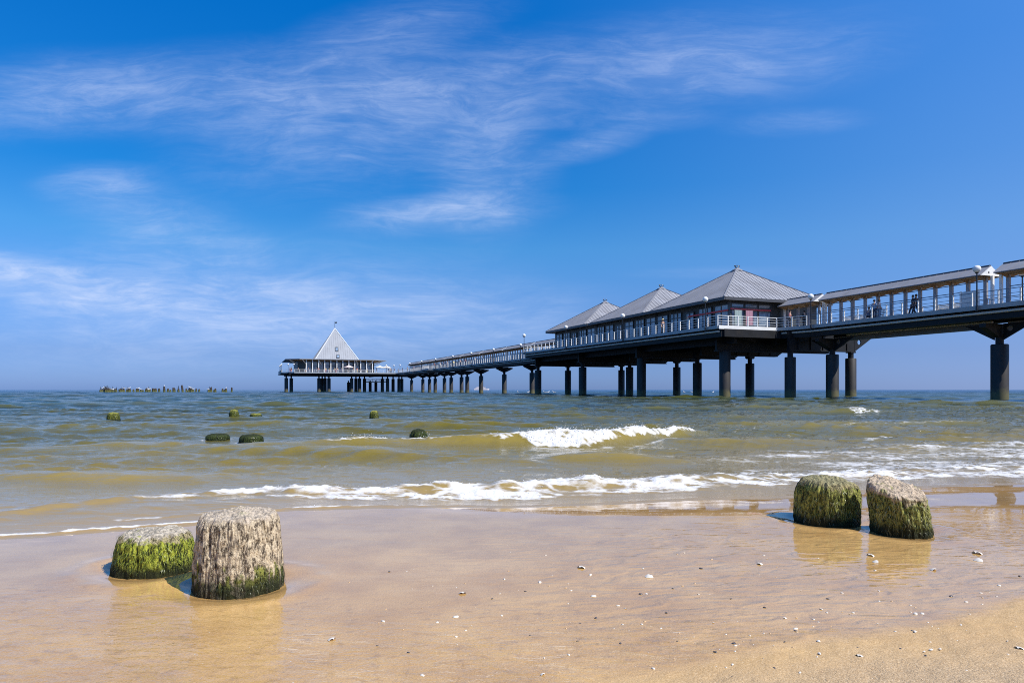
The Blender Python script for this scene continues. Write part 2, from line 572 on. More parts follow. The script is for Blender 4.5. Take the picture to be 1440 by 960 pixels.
    # ---- height
    film = 0.003 + 0.030 * sstep(0.0, 0.9, d) + 0.006 * hemn * np.exp(-((d - 0.045) / 0.04) ** 2)
    film = np.where(d < 0, film + np.maximum(d, -.5) * 0.055, film)
    near = zs + film + hb2 + 0.006 * sstep(.15, .6, d) * fbm(x * 2.2, y * 4.5, 0.9, octv=4) + sstep(.1, 1.0, d) * (0.010 * fbm(x * 1.6, y * 5.0, 6.3, octv=4, gain=.6) + .006 * np.abs(fbm(x * 3.0, y * 8.0, 2.3, octv=3)))
    k = sstep(0.5, 3.2, d)
    z = near * (1 - k) + (wz + hb2) * k
    fl = fbm(x * 9, y * 9, 1.1, octv=4, gain=.65)
    z = z + np.where(y < 30, foam ** 2 * (0.006 + 0.024 * np.abs(fl)) * np.clip(0.35 + 0.65 * sstep(0.0, .5, d), 0, 1), 0) * np.where(np.abs(q) < .6, 1.7, 1.0)
    crest = np.clip(wz / 0.14, -1, 1)
    return z, foam, d, crest


# ------------------------------------------------------------------ sea
ys = [3.0]
while ys[-1] < 30000:
    y = ys[-1]
    ys.append(y + y * (0.0042 if y < 30 else 0.0085 if y < 300 else 0.08))
ys = np.array(ys)
dyv = np.gradient(ys)
NX = 900
tt = np.linspace(-1, 1, NX)
Xs = tt[None, :] * (ys[:, None] * 0.98 + 1.4)
Ys = np.repeat(ys[:, None], NX, 1)
DY = np.repeat(np.maximum(dyv, 0.02)[:, None], NX, 1)
Zs, Fm, Dd, Cr = sea_fields(Xs, Ys, DY)
Zs = np.where(Ys > 600, 0.0, Zs)

m, t, b, out = new_mat('sea_water')
tc = t.n('ShaderNodeTexCoord')
obj = tc.outputs['Object']
ad = t.n('ShaderNodeAttribute', attribute_name='dist')
af = t.n('ShaderNodeAttribute', attribute_name='foam')
ac = t.n('ShaderNodeAttribute', attribute_name='crest')
D = ad.outputs['Fac']; F = af.outputs['Fac']
dl = t.math('DIVIDE', t.math('LOGARITHM', t.math('ADD', t.math('MAXIMUM', D, 0.0), 1.0), 10.0), 3.0)   # 0 .. 1 over a kilometre
patch = t.noise(t.mapping(obj, scale=(0.10, 0.22, 1)), 1.0, 3)
dl2 = t.math('ADD', dl, t.math('MULTIPLY', t.math('SUBTRACT', patch, 0.5), 0.22))
body = t.ramp(dl2, WATER)
clear = t.ramp(dl2, [(0.0, (.44, .30, .13)), (0.2, (.27, .20, .045)), (0.34, (.165, .135, .016)), (0.55, (.085, .095, .022)), (0.8, (.02, .04, .045))])
body = t.mix(t.rng(ac.outputs['Fac'], 0.0, 0.75, 0.0, 0.8), body, clear)  # light glowing through thin crests is painted into the body colour
t.l(body, b.inputs['Base Color'])
b.inputs['IOR'].default_value = 1.333
t.l(t.rng(dl, 0.2, 0.85, 0.03, 0.16), b.inputs['Roughness'])
t.l(t.rng(dl, 0.32, 0.85, 0.5, 0.2), b.inputs['Specular IOR Level'])
# ripples that ride on the modelled waves, damped with distance
n1 = t.noise(t.mapping(obj, scale=(2.4, 7.5, 1)), 1.0, 6, 0.62, 0.5)
n2 = t.noise(t.mapping(obj, scale=(0.35, 0.8, 1)), 1.0, 5, 0.62, 0.3)
n3 = t.noise(t.mapping(obj, scale=(9.0, 22.0, 1)), 1.0, 4, 0.6, 0.4)
b0 = t.n('ShaderNodeBump'); b0.inputs['Distance'].default_value = 0.004; t.l(n3, b0.inputs['Height']); t.l(t.rng(D, 0.1, 14.0, 0.8, 0.1), b0.inputs['Strength'])
b1 = t.n('ShaderNodeBump'); b1.inputs['Distance'].default_value = 0.04; t.l(n1, b1.inputs['Height']); t.l(b0.outputs[0], b1.inputs['Normal'])
t.l(t.math('MULTIPLY', t.rng(D, 0.3, 4.0, 0.15, 0.8), t.rng(D, 30.0, 140.0, 1.0, 0.1)), b1.inputs['Strength'])
b2 = t.n('ShaderNodeBump'); b2.inputs['Distance'].default_value = 0.55; t.l(n2, b2.inputs['Height']); t.l(b1.outputs[0], b2.inputs['Normal'])
t.l(t.rng(D, 12.0, 90.0, 0.0, 0.8), b2.inputs['Strength'])
t.l(b2.outputs[0], b.inputs['Normal'])
# foam: bubbles and laces broken out of the modelled sheet
v1 = t.n('ShaderNodeTexVoronoi', feature='DISTANCE_TO_EDGE'); v1.inputs['Scale'].default_value = 1.0
wn = t.noise(obj, 3.0, 3, out=1)
wv = t.n('ShaderNodeVectorMath', operation='MULTIPLY_ADD'); t.l(wn, wv.inputs[0]); wv.inputs[1].default_value = (.22, .22, 0); t.l(obj, wv.inputs[2])
t.l(t.mapping(wv.outputs[0], scale=(5.0, 8.5, 1)), v1.inputs['Vector'])
lace = t.rng(v1.outputs['Distance'], 0.02, 0.30, 1.0, 0.0)
fn = t.noise(t.mapping(wv.outputs[0], scale=(7, 14, 1)), 1.0, 8, 0.72)
fine = t.noise(t.mapping(obj, scale=(30, 40, 1)), 1.0, 4, 0.7)
pat = t.math('ADD', t.math('MULTIPLY', lace, 0.34), t.math('ADD', t.math('MULTIPLY', fn, 0.48), t.math('MULTIPLY', fine, 0.26)))
fa = t.math('ADD', F, t.math('SUBTRACT', pat, 0.5))
fmask = t.rng(fa, 0.50, 0.98, 0.0, 1.0)
fmask = t.math('MULTIPLY', fmask, t.rng(F, 0.05, 0.25))
fb = t.n('ShaderNodeBsdfPrincipled')
fb.inputs['Base Color'].default_value = (.70, .70, .70, 1)
fb.inputs['Roughness'].default_value = 0.75
fb.inputs['Specular IOR Level'].default_value = 0.3
fbump = t.bump(t.math('ADD', t.math('MULTIPLY', fine, 0.6), fn), 0.55, 0.018)
t.l(fbump, fb.inputs['Normal'])
mx = t.n('ShaderNodeMixShader')
t.l(fmask, mx.inputs[0]); t.l(b.outputs[0], mx.inputs[1]); t.l(fb.outputs[0], mx.inputs[2])
t.l(mx.outputs[0], out.inputs[0])
M_SEA = m
sea = link('sea', grid_mesh('sea', Xs, Ys, Zs, {'foam': Fm, 'dist': Dd, 'crest': Cr}), None, M_SEA)
tag(sea, 'olive and blue sea with small waves', 'sea', kind='structure')

# ------------------------------------------------------------------ beach
def axis(fine_a, fine_b, step, a, b, g=1.12):
    mid = list(np.arange(fine_a, fine_b, step))
    lo, s = [], step
    while (lo[-1] if lo else fine_a) > a:
        s *= g; lo.append((lo[-1] if lo else fine_a) - s)
    hi, s = [], step
    while (hi[-1] if hi else fine_b) < b:
        s *= g; hi.append((hi[-1] if hi else mid[-1]) + s)
    return np.array(lo[::-1] + mid + hi)


STUMPS = [(-1.62, 3.10, .165), (-1.132, 2.83, .168), (1.938, 4.20, .18), (2.207, 3.88, .155)]
bx = axis(-3.6, 5.4, 0.011, -220, 220)
by = axis(1.3, 6.6, 0.011, -60, 90)
Xb, Yb = np.meshgrid(bx, by)
zb = sand_z(Xb, Yb)
E = film_edge(Xb, Yb)
dsh = Yb - shore(Xb)
wet = 1 - sstep(-0.02, 0.10, E)
damp = 1 - sstep(0.0, 0.55, E + 0.15 * fbm(Xb * 1.5, Yb * 1.5, 3.0, octv=3))
# scour bowls round the posts
for sx_, sy_, sr_ in STUMPS:
    rr = np.hypot(Xb - sx_, Yb - sy_)
    zb = zb - 0.016 * np.exp(-((rr - sr_) / 0.055) ** 2) * (rr > sr_ * .6) + 0.006 * np.exp(-((rr - sr_ - .15) / 0.05) ** 2) * (0.7 + 0.6 * fbm(Xb * 5, Yb * 5, 4.0, octv=2))
# dry bank is lumpy
lump = fbm(Xb * 7, Yb * 7, 1.0, octv=4)
zb = zb + (1 - wet) * (0.004 * lump + 0.0028 * fbm(Xb * 26, Yb * 26, 2.0, octv=2)) * (np.abs(Xb) < 8)
# ripples under the film (drawn by the base layer), stronger in the middle right
rip = sstep(-0.6, 0.9, Xb) * (1 - sstep(3.6, 4.4, Yb)) * sstep(1.7, 2.2, Yb) * wet
rough_film = (1 - sstep(1.95, 2.75, Yb + 0.16 * Xb + 0.25 * fbm(Xb * 0.8, Yb * .8, 7.0, octv=2))) * wet
m, t, b, out = new_mat('wet_sand')
tc = t.n('ShaderNodeTexCoord')
obj = tc.outputs['Object']
aw = t.n('ShaderNodeAttribute', attribute_name='wet').outputs['Fac']
adm = t.n('ShaderNodeAttribute', attribute_name='damp').outputs['Fac']
ar = t.n('ShaderNodeAttribute', attribute_name='ripple').outputs['Fac']
arf = t.n('ShaderNodeAttribute', attribute_name='rough_film').outputs['Fac']
g1 = t.noise(obj, 420.0, 2, 0.6)
g2 = t.noise(obj, 3.0, 6, 0.6)
g3 = t.noise(obj, 90.0, 3, 0.6)
g4 = t.noise(t.mapping(obj, scale=(1, 1.6, 1)), 16.0, 4, 0.6, 0.5)
dry = t.mix(t.rng(g1, 0.3, 0.7), (.40, .27, .145), (.62, .455, .275))
g5 = t.noise(obj, 190.0, 3, 0.7)
dry = t.mix(t.rng(g5, 0.50, 0.62, 0.0, 0.55), dry, (.30, .195, .11))
dry = t.mix(t.rng(g5, 0.46, 0.36, 0.0, 0.6), dry, (.74, .58, .40))
dry = t.mix(t.rng(g3, 0.62, 0.75, 0.0, 0.35), dry, (.24, .15, .085))
wetc = t.mix(t.rng(g2, 0.3, 0.7), SAND_A, SAND_B)
wetc = t.mix(t.rng(g5, 0.52, 0.66, 0.0, 0.35), wetc, (.27, .165, .065))
wetc = t.mix(t.rng(g5, 0.44, 0.34, 0.0, 0.35), wetc, (.66, .47, .26))
wetc = t.mix(t.math('MULTIPLY', t.rng(g4, 0.52, 0.70, 0.0, 0.5), t.rng(arf, 0.0, 0.3, 0.25, 1.0)), wetc, (.30, .17, .06))
c = t.mix(t.math('MULTIPLY', adm, t.rng(aw, 0.0, 1.0, 0.45, 0.97)), dry, wetc)
spk = t.n('ShaderNodeTexVoronoi'); spk.inputs['Scale'].default_value = 55.0; t.l(obj, spk.inputs['Vector'])
sc_ = t.n('ShaderNodeSeparateColor'); t.l(spk.outputs['Color'], sc_.inputs[0])
grit = t.math('MULTIPLY', t.rng(spk.outputs['Distance'], 0.10, 0.16, 1.0, 0.0), t.rng(sc_.outputs[0], 0.93, 0.95))
c = t.mix(t.math('MULTIPLY', grit, t.rng(arf, 0.0, 0.4, 0.25, 0.9)), c, t.mix(sc_.outputs[1], (.75, .68, .56), (.12, .07, .04)))
t.l(c, b.inputs['Base Color'])
b.inputs['Roughness'].default_value = 0.85
b.inputs['Specular IOR Level'].default_value = 0.25
rp1 = t.noise(t.mapping(obj, rot=(0, 0, R(-28)), scale=(3.6, 8.0, 1)), 1.3, 2, 0.45, 1.3)
rp2 = t.noise(t.mapping(obj, rot=(0, 0, R(12)), scale=(6.0, 12.0, 1)), 1.2, 2, 0.45, 1.0)
rpl = t.math('ADD', t.math('MULTIPLY', rp1, .65), t.math('MULTIPLY', rp2, .35))
bb = t.n('ShaderNodeBump'); bb.inputs['Distance'].default_value = 0.06
t.l(rpl, bb.inputs['Height']); t.l(t.math('ADD', t.math('MULTIPLY', ar, 0.5), 0.05), bb.inputs['Strength'])
bb2 = t.n('ShaderNodeBump'); bb2.inputs['Distance'].default_value = 0.004
t.l(t.math('ADD', g5, t.math('MULTIPLY', g3, 1.2)), bb2.inputs['Height']); t.l(t.rng(adm, 1.0, 0.0, 0.5, 1.0), bb2.inputs['Strength']); t.l(bb.outputs[0], bb2.inputs['Normal'])
t.l(bb2.outputs[0], b.inputs['Normal'])
t.l(aw, b.inputs['Coat Weight'])
b.inputs['Coat IOR'].default_value = 1.85
t.l(t.rng(arf, 0.0, 1.0, 0.01, 0.02), b.inputs['Coat Roughness'])
cw1 = t.noise(t.mapping(obj, scale=(1.2, 3.2, 1)), 2.2, 3, 0.5, 0.6)
cw2 = t.noise(t.mapping(obj, rot=(0, 0, R(15)), scale=(7.0, 15.0, 1)), 1.5, 4, 0.6, 0.8)
cb1 = t.n('ShaderNodeBump'); cb1.inputs['Distance'].default_value = 0.006; cb1.inputs['Strength'].default_value = 0.22; t.l(cw1, cb1.inputs['Height'])
cb2 = t.n('ShaderNodeBump'); cb2.inputs['Distance'].default_value = 0.022; t.l(cw2, cb2.inputs['Height']); t.l(t.rng(arf, 0.0, 1.0, 0.010, 0.42), cb2.inputs['Strength']); t.l(cb1.outputs[0], cb2.inputs['Normal'])
cb3 = t.n('ShaderNodeBump'); cb3.inputs['Distance'].default_value = 0.02; t.l(rpl, cb3.inputs['Height']); t.l(t.math('MULTIPLY', ar, 0.22), cb3.inputs['Strength']); t.l(cb2.outputs[0], cb3.inputs['Normal'])
t.l(cb3.outputs[0], b.inputs['Coat Normal'])
M_SAND = m
beach = link('beach', grid_mesh('beach', Xb, Yb, zb, {'wet': wet, 'damp': damp, 'ripple': rip, 'rough_film': rough_film}), None, M_SAND)
tag(beach, 'smooth wet sand of the beach', 'beach', kind='structure')

# ------------------------------------------------------------------ spray and foam lumps on the breakers
mb = MB()
M_FOAM = pmat('foam', (.70, .70, .70), 0.8, 0, 0.06, 20.0, spec=0.3)
rr = np.random.default_rng(5)
iy, ix = np.nonzero((Fm > 0.72) & (Ys < 13.5) & (Ys > 3.5))
wgt = (Fm[iy, ix] ** 3) * DY[iy, ix] * Ys[iy, ix]
isbrk = np.abs(Ys[iy, ix] - _brk(Xs[iy, ix])) < 0.5
wgt = wgt * np.where(isbrk, 3.0, 1.0)
pick = rr.choice(len(iy), 1500, p=wgt / wgt.sum())
for k in pick:
    x0, y0, z0 = Xs[iy[k], ix[k]], Ys[iy[k], ix[k]], Zs[iy[k], ix[k]]
    if y0 < 9 and not (-1.9 < x0 < 7): continue
    brk_ = abs(y0 - _brk(x0)) < 0.5
    s = rr.uniform(.0018, .005) * (1.5 if brk_ else 1.0)
    up = rr.exponential(0.012) * (1.6 if brk_ else 0.30)
    x0 += rr.normal(0, .02); y0 += rr.normal(0, .03)
    n = 5
    a0 = rr.uniform(0, 6)
    vs_ = [(x0, y0, z0 + up + s * rr.uniform(.5, .9))] + [(x0 + s * rr.uniform(.7, 1.4) * math.cos(a0 + 6.283 * q / n), y0 + s * rr.uniform(.7, 1.4) * math.sin(a0 + 6.283 * q / n), z0 + up) for q in range(n)] + [(x0, y0, z0 + up - s * .6)]
    mb.add(vs_, [(0, 1 + q, 1 + (q + 1) % n) for q in range(n)] + [(n + 1, 1 + (q + 1) % n, 1 + q) for q in range(n)])
fo = mb.build('sea_foam', M_FOAM, None, True)
tag(fo, 'white froth and spray on the breaking waves', 'foam', kind='stuff')


# ================================================================== groyne stumps
def stump_mat(name, wood_a, wood_b, wood_c, alg_a, alg_b, alg_lo, alg_hi, top_col, cover, top_keep):
    wood_b2 = tuple(min(.7, x * 1.15) for x in wood_b)

    """weathered timber; algae in hanging patches between heights, bleached end grain"""
    m, t, b, out = new_mat(name)
    tc = t.n('ShaderNodeTexCoord')
    obj = tc.outputs['Object']
    sep = t.n('ShaderNodeSeparateXYZ'); t.l(obj, sep.inputs[0])
    top = t.n('ShaderNodeAttribute', attribute_name='top').outputs['Fac']
    hz = t.n('ShaderNodeAttribute', attribute_name='h').outputs['Fac']
    fib = t.noise(t.mapping(obj, scale=(75, 75, 9)), 1.0, 6, 0.65, 0.6)
    fib2 = t.noise(t.mapping(obj, scale=(26, 26, 6)), 1.0, 5, 0.6, 0.5)
    blot = t.noise(obj, 11.0, 6, 0.65, 0.5)
    fine = t.noise(obj, 130.0, 4, 0.7)
    wood = t.mix(t.rng(fib, 0.40, 0.60), wood_a, wood_b)
    wood = t.mix(t.rng(fib2, 0.52, 0.62, 0, .8), wood, wood_c)
    mot = t.noise(t.mapping(obj, scale=(1, 1, .6)), 48.0, 5, 0.7, 0.4)
    wood = t.mix(t.rng(mot, 0.50, 0.60, 0, .85), wood, wood_b2)
    wood = t.mix(t.rng(mot, 0.485, 0.42, 0, .92), wood, tuple(x * .25 for x in wood_c))
    rid = t.math('ABSOLUTE', t.math('SUBTRACT', t.noise(t.mapping(obj, scale=(120, 120, 22)), 1.0, 4, 0.6, 0.8), 0.5))
    wood = t.mix(t.rng(rid, 0.03, 0.0, 0, .85), wood, tuple(min(.8, x * 1.35) for x in wood_b))
    wood = t.mix(t.rng(blot, 0.56, 0.66, 0, .6), wood, tuple(x * 1.15 for x in wood_b2))
    alg = t.mix(t.rng(fib2, 0.38, 0.62), alg_a, alg_b)
    mot2 = t.noise(t.mapping(obj, scale=(1, 1, .45)), 60.0, 5, 0.7, 0.4)
    alg = t.mix(t.rng(mot2, 0.53, 0.45, 0.0, 0.92), alg, (.010, .014, .005))
    alg = t.mix(t.rng(rid, 0.035, 0.0, 0, .8), alg, tuple(min(.7, x * 1.7) for x in alg_b))
    alg = t.mix(t.rng(mot2, 0.56, 0.64, 0.0, 0.6), alg, tuple(min(.6, x * 1.5) for x in alg_b))
    alg = t.mix(t.rng(hz, 0.42, 0.02, 0.0, 0.8), alg, (.014, .020, .006))
    cov = t.math('ADD', t.math('ADD', blot, t.math('MULTIPLY', t.math('SUBTRACT', fib2, 0.5), 0.7)), cover - 0.5)
    cov = t.math('ADD', cov, t.rng(hz, alg_lo, alg_hi, 0.45, -0.2))
    side = t.mix(t.rng(cov, 0.44, 0.56), wood, alg)
    side = t.mix(t.rng(t.math('ADD', hz, t.math('MULTIPLY', t.math('SUBTRACT', blot, .5), .5)), 0.24, 0.04, 0.0, 0.85), side, (.016, .020, .007))
    tg = t.noise(t.mapping(obj, scale=(60, 60, 60)), 1.0, 6, 0.7)
    tcol = t.mix(t.rng(tg, 0.35, 0.62), tuple(x * .38 for x in top_col), top_col)
    tcol = t.mix(t.rng(blot, 0.60, 0.68, 0.0, 0.75), tcol, alg_b)
    tb = t.math('ADD', t.math('MULTIPLY', t.math('SUBTRACT', fib2, 0.5), 0.9), t.math('MULTIPLY', t.math('SUBTRACT', blot, 0.5), 1.7))
    topm = t.rng(t.math('ADD', top, tb), 0.42, 0.66, 0.0, top_keep)
    c = t.mix(topm, side, tcol)
    t.l(c, b.inputs['Base Color'])
    b.inputs['Roughness'].default_value = 0.8
    b.inputs['Specular IOR Level'].default_value = 0.3
    h = t.math('ADD', t.math('MULTIPLY', fib, 1.0), t.math('MULTIPLY', fine, 0.7))
    h = t.math('ADD', h, t.math('MULTIPLY', t.noise(t.mapping(obj, scale=(1, 1, .5)), 55.0, 4, 0.7), 1.2))
    t.l(t.bump(h, 0.8, 0.014), b.inputs['Normal'])
    return m


def alg_mat(name, a, b_, dark):
    m, t, b, out = new_mat(name)
    at = t.n('ShaderNodeAttribute', attribute_name='tone').outputs['Fac']
    hz = t.n('ShaderNodeAttribute', attribute_name='h').outputs['Fac']
    c = t.mix(at, a, b_)
    c = t.mix(t.rng(hz, 0.42, 0.05, 0.0, 0.75), c, dark)
    t.l(c, b.inputs['Base Color'])
    b.inputs['Roughness'].default_value = 0.45
    return m


def stump_shape(nth, nz, rb, rt, h, seed, round_=0.3, tilt=(0, 0), shift=(0, 0), groove=0.006, lump=0.02, gouge=0.0, below=0.12, squash=1.0, cracks=(), sho=0.2):
    """rows from below the ground up the side, over the shoulder and in to the heart of the end grain"""
    th = np.linspace(0, 2 * PI, nth, endpoint=False)
    ns = int(nz * 0.62)
    rows = []
    for i in range(ns):                                  # side
        f = i / (ns - 1)
        rows.append((f, 1.0, 0.0))
    nt = nz - ns
    for i in range(1, nt + 1):                           # top
        f = i / nt
        rows.append((1.0, 1 - f, f))
    V = np.zeros((nz, nth, 3)); TOP = np.zeros((nz, nth)); H = np.zeros((nz, nth))
    for i, (f, rad, tf) in enumerate(rows):
        zz = -below + (h + below) * f
        fz = max(0.0, zz / h)
        r = rb + (rt - rb) * fz ** 1.3
        sh = max(0.0, (fz - (1 - round_)) / round_) if round_ > 0 else 0     # shoulder rounding
        if tf == 0:
            rr_ = r * (1 - sho * sh ** 2.4)
            z_ = zz - h * round_ * 0.10 * sh ** 3
        else:
            rr_ = (rt * (1 - sho)) * rad
            z_ = h - h * round_ * 0.10 + (1 - rad ** 2) * h * 0.06 * (1 + round_)
        cs, sn = np.cos(th), np.sin(th)
        lob = 1 + lump / rb * 1.6 * perlin(cs * 1.3 + seed, sn * 1.3, zz * 2.5)
        g = groove * (perlin(cs * 9 + seed, sn * 9, zz * 4.0) + 0.8 * perlin(cs * 22 + seed, sn * 22, zz * 9.0)) + 0.004 * perlin(cs * 6, sn * 6 + seed, zz * 30) + groove * .55 * perlin(cs * 40 + seed, sn * 40, zz * 26)
        for (ca_, cd_, cwd_) in cracks:
            dth = np.angle(np.exp(1j * (th - ca_ - .10 * perlin(zz * 9 + ca_, 3.3, seed) - .03 * perlin(zz * 40 + ca_, 1.3, seed))))
            g = g - cd_ * np.exp(-(dth / cwd_) ** 2) * (0.25 + 0.75 * sstep(.15, .7, fz)) * (0.6 + 0.6 * perlin(zz * 14, ca_ * 7, 2.2))
        R_ = rr_ * lob + g * (1 if tf == 0 else max(0.0, rad) ** 2)
        x_, y_ = R_ * cs, R_ * sn * squash
        zt = z_ + np.zeros(nth)
        if fz > 0.55:
            k = min(1.0, (fz - 0.55) / 0.45)
            zt = zt + k * (tilt[0] * x_ + tilt[1] * y_)
            zt = zt + k * k * (0.009 * fbm(x_ * 14 + seed, y_ * 14, 0.5, octv=3) + 0.007 * perlin(x_ * 60 + seed, y_ * 60, 1.2))
            if gouge:
                ln = (x_ * 0.8 - y_ * 0.6 + 0.02 * perlin(x_ * 20, y_ * 20, seed))
                along = (x_ * 0.6 + y_ * 0.8)
                zt = zt - gouge * k * np.exp(-((ln - .02) / .028) ** 2) * sstep(-.16, .02, along)
                zt = zt + gouge * .6 * k * np.exp(-((ln + .05) / .03) ** 2)
        V[i, :, 0] = x_ + shift[0] * fz; V[i, :, 1] = y_ + shift[1] * fz; V[i, :, 2] = zt
        TOP[i] = np.clip((fz - .66) / .34, 0, 1) ** 1.4 * 0.8 if tf == 0 else 1.0
        H[i] = fz
    vs_ = V.reshape(-1, 3)
    fs = []
    for i in range(nz - 1):
        for k in range(nth):
            fs.append((i * nth + k, i * nth + (k + 1) % nth, (i + 1) * nth + (k + 1) % nth, (i + 1) * nth + k))
    me = bpy.data.meshes.new('timber')
    me.from_pydata(vs_.tolist(), [], fs)
    for n_, a_ in (('top', TOP), ('h', H)):
        at = me.attributes.new(n_, 'FLOAT', 'POINT'); at.data.foreach_set('value', a_.ravel().astype(np.float32))
    me.polygons.foreach_set('use_smooth', np.ones(len(fs), dtype=bool))
    return me, V, TOP


def strands(V, TOP, h, n, seed, zlo, zhi, lmin, lmax, wd, thr, mat, parent, skip_top=0.55):
    """hanging weed: thin blades that start on the side and lie down along it"""
    r_ = np.random.default_rng(seed)
    nz, nth, _ = V.shape
    vs_, fs, tone, hh = [], [], [], []
    side = int(nz * 0.62)
    made = 0
    for _ in range(n * 6):
        if made >= n: break
        i = r_.integers(4, side); k = r_.integers(0, nth)
        p = V[i, k]
        fz = p[2] / h
        if not (zlo < fz < zhi): continue
        cov = 0.5 + 0.6 * fbm(p[0] * 9 + seed, p[1] * 9, p[2] * 5, octv=3) + (0.75 - fz) * 0.35
        if cov < thr: continue
        L = r_.uniform(lmin, lmax)
        nrm = np.array([p[0], p[1], 0.0]); nrm /= (np.linalg.norm(nrm) + 1e-6)
        tan = np.array([-nrm[1], nrm[0], 0.0])
        sw = r_.normal(0, 0.35)
        w_ = wd * r_.uniform(.6, 1.5)
        base = len(vs_)
        tn = np.clip(0.5 + 0.55 * fbm(p[0] * 16 + seed, p[1] * 16, p[2] * 4 + 3, octv=2) + r_.normal(0, .38), 0, 1)
        for j in range(4):
            f = j / 3
            # follow the surface rows downward
            zt = p[2] - L * f
            ii = i
            while ii > 0 and V[ii, k, 2] > zt: ii -= 1
            q = V[ii, k].copy(); q[2] = max(zt, -0.01)
            off = 0.0015 + 0.010 * math.sin(PI * min(1, f * .9 + .1)) * r_.uniform(.5, 1.2)
            q = q + nrm * off + tan * sw * L * f
            ww = w_ * (1 - 0.75 * f)
            vs_.append(tuple(q - tan * ww)); vs_.append(tuple(q + tan * ww))
            tone += [tn, tn]; hh += [max(0, q[2] / h)] * 2
            if j: fs.append((base + 2 * j - 2, base + 2 * j - 1, base + 2 * j + 1, base + 2 * j))
        made += 1
    me = bpy.data.meshes.new('algae')
    me.from_pydata(vs_, [], fs)
    for n_, a_ in (('tone', tone), ('h', hh)):
        at = me.attributes.new(n_, 'FLOAT', 'POINT'); at.data.foreach_set('value', np.array(a_, np.float32))
    me.polygons.foreach_set('use_smooth', np.ones(len(fs), dtype=bool))
    return tag(link('algae', me, parent, mat), kind='stuff')


GRN_A, GRN_B = (.035, .060, .008), (.20, .24, .025)
ALG = alg_mat('algae_blades', (.04, .075, .006), (.30, .34, .05), (.012, .020, .005))
ALG2 = alg_mat('algae_blades_pale', (.05, .075, .015), (.40, .38, .16), (.014, .020, .006))


ALG3 = alg_mat('algae_blades_wet', (.010, .020, .004), (.10, .13, .018), (.006, .010, .004))


def add_stump(x, y, z, label, mat, algmat, nth, nz, shape, st, group=None):
    root = empty('wooden_stump', (x, y, z), 0, label, 'stump', group)
    me, V, TOP = stump_shape(nth, nz, **shape)
    link('timber', me, root, mat)
    if st: strands(V, TOP, shape['h'], mat=algmat, parent=root, **st)
    return root


M1 = stump_mat('mossy_timber', (.09, .08, .04), (.40, .34, .19), (.14, .11, .06), (.07, .11, .008), (.38, .41, .05), 0.5, 1.2, (.68, .60, .48), 0.36, 0.9)
M2 = stump_mat('bleached_timber', (.12, .09, .065), (.60, .50, .35), (.24, .17, .11), (.05, .07, .010), (.32, .33, .07), 0.05, 0.95, (.68, .57, .44), 0.09, 0.9)
M3 = stump_mat('weedy_timber', (.08, .07, .03), (.40, .34, .17), (.13, .11, .05), (.05, .085, .007), (.34, .34, .08), 0.6, 1.3, (.40, .37, .20), 0.26, 0.65)
M4 = stump_mat('split_timber', (.08, .07, .04), (.44, .37, .22), (.15, .12, .07), (.05, .085, .007), (.33, .33, .09), 0.5, 1.3, (.72, .57, .41), 0.25, 0.95)
M5 = stump_mat('submerged_timber', (.03, .03, .015), (.10, .09, .04), (.05, .04, .02), (.02, .035, .005), (.16, .17, .025), 0.7, 1.5, (.34, .34, .07), 0.30, 0.85)
M6 = stump_mat('dark_weed_timber', (.02, .02, .012), (.06, .06, .03), (.03, .03, .02), (.007, .014, .004), (.045, .065, .013), 0.8, 1.6, (.03, .04, .012), 0.4, 0.8)

add_stump(-1.62, 3.10, -0.004, 'short mossy stump with a pale flat top, left of the tall bleached stump', M1, ALG, 220, 120,
          dict(rb=.170, sho=.13, rt=.146, h=.168, seed=1.3, round_=.36, groove=.007, lump=.010, cracks=((-1.6, .012, .05), (-2.3, .010, .04), (-.9, .010, .05))), dict(n=420, seed=3, zlo=.1, zhi=.98, lmin=.01, lmax=.028, wd=.0011, thr=.5))
add_stump(-1.132, 2.83, -0.004, 'tallest stump, bleached grey timber with algae only round its foot', M2, ALG2, 320, 190,
          dict(rb=.176, sho=.10, rt=.154, h=.296, seed=5.9, round_=.17, groove=.006, lump=.005, cracks=((-1.9, .016, .035), (-1.05, .012, .03), (-.5, .014, .04), (-2.5, .012, .03))), dict(n=160, seed=8, zlo=.0, zhi=.34, lmin=.01, lmax=.03, wd=.0011, thr=.58))
add_stump(1.938, 4.20, -0.004, 'rounded stump fully coated in green weed, left one of the right-hand pair', M3, ALG2, 240, 140,
          dict(rb=.180, rt=.172, h=.262, seed=9.1, round_=.42, groove=.009, lump=.012, tilt=(-.05, 0), cracks=((-1.35, .022, .06), (-2.2, .014, .05), (-.7, .012, .05))), dict(n=380, seed=5, zlo=.05, zhi=.99, lmin=.015, lmax=.045, wd=.0013, thr=.5))
add_stump(2.215, 3.88, -0.004, 'stump with a split sloping bare wood top, right one of the right-hand pair', M4, ALG2, 260, 150,
          dict(rb=.151, sho=.10, rt=.146, h=.262, seed=2.2, round_=.13, groove=.008, lump=.010, tilt=(-.10, .34), shift=(-.036, 0), gouge=.012, cracks=((-1.1, .016, .05), (-1.9, .016, .04), (-2.4, .012, .05), (-.4, .012, .04))), dict(n=320, seed=6, zlo=.02, zhi=.92, lmin=.015, lmax=.045, wd=.0013, thr=.5))
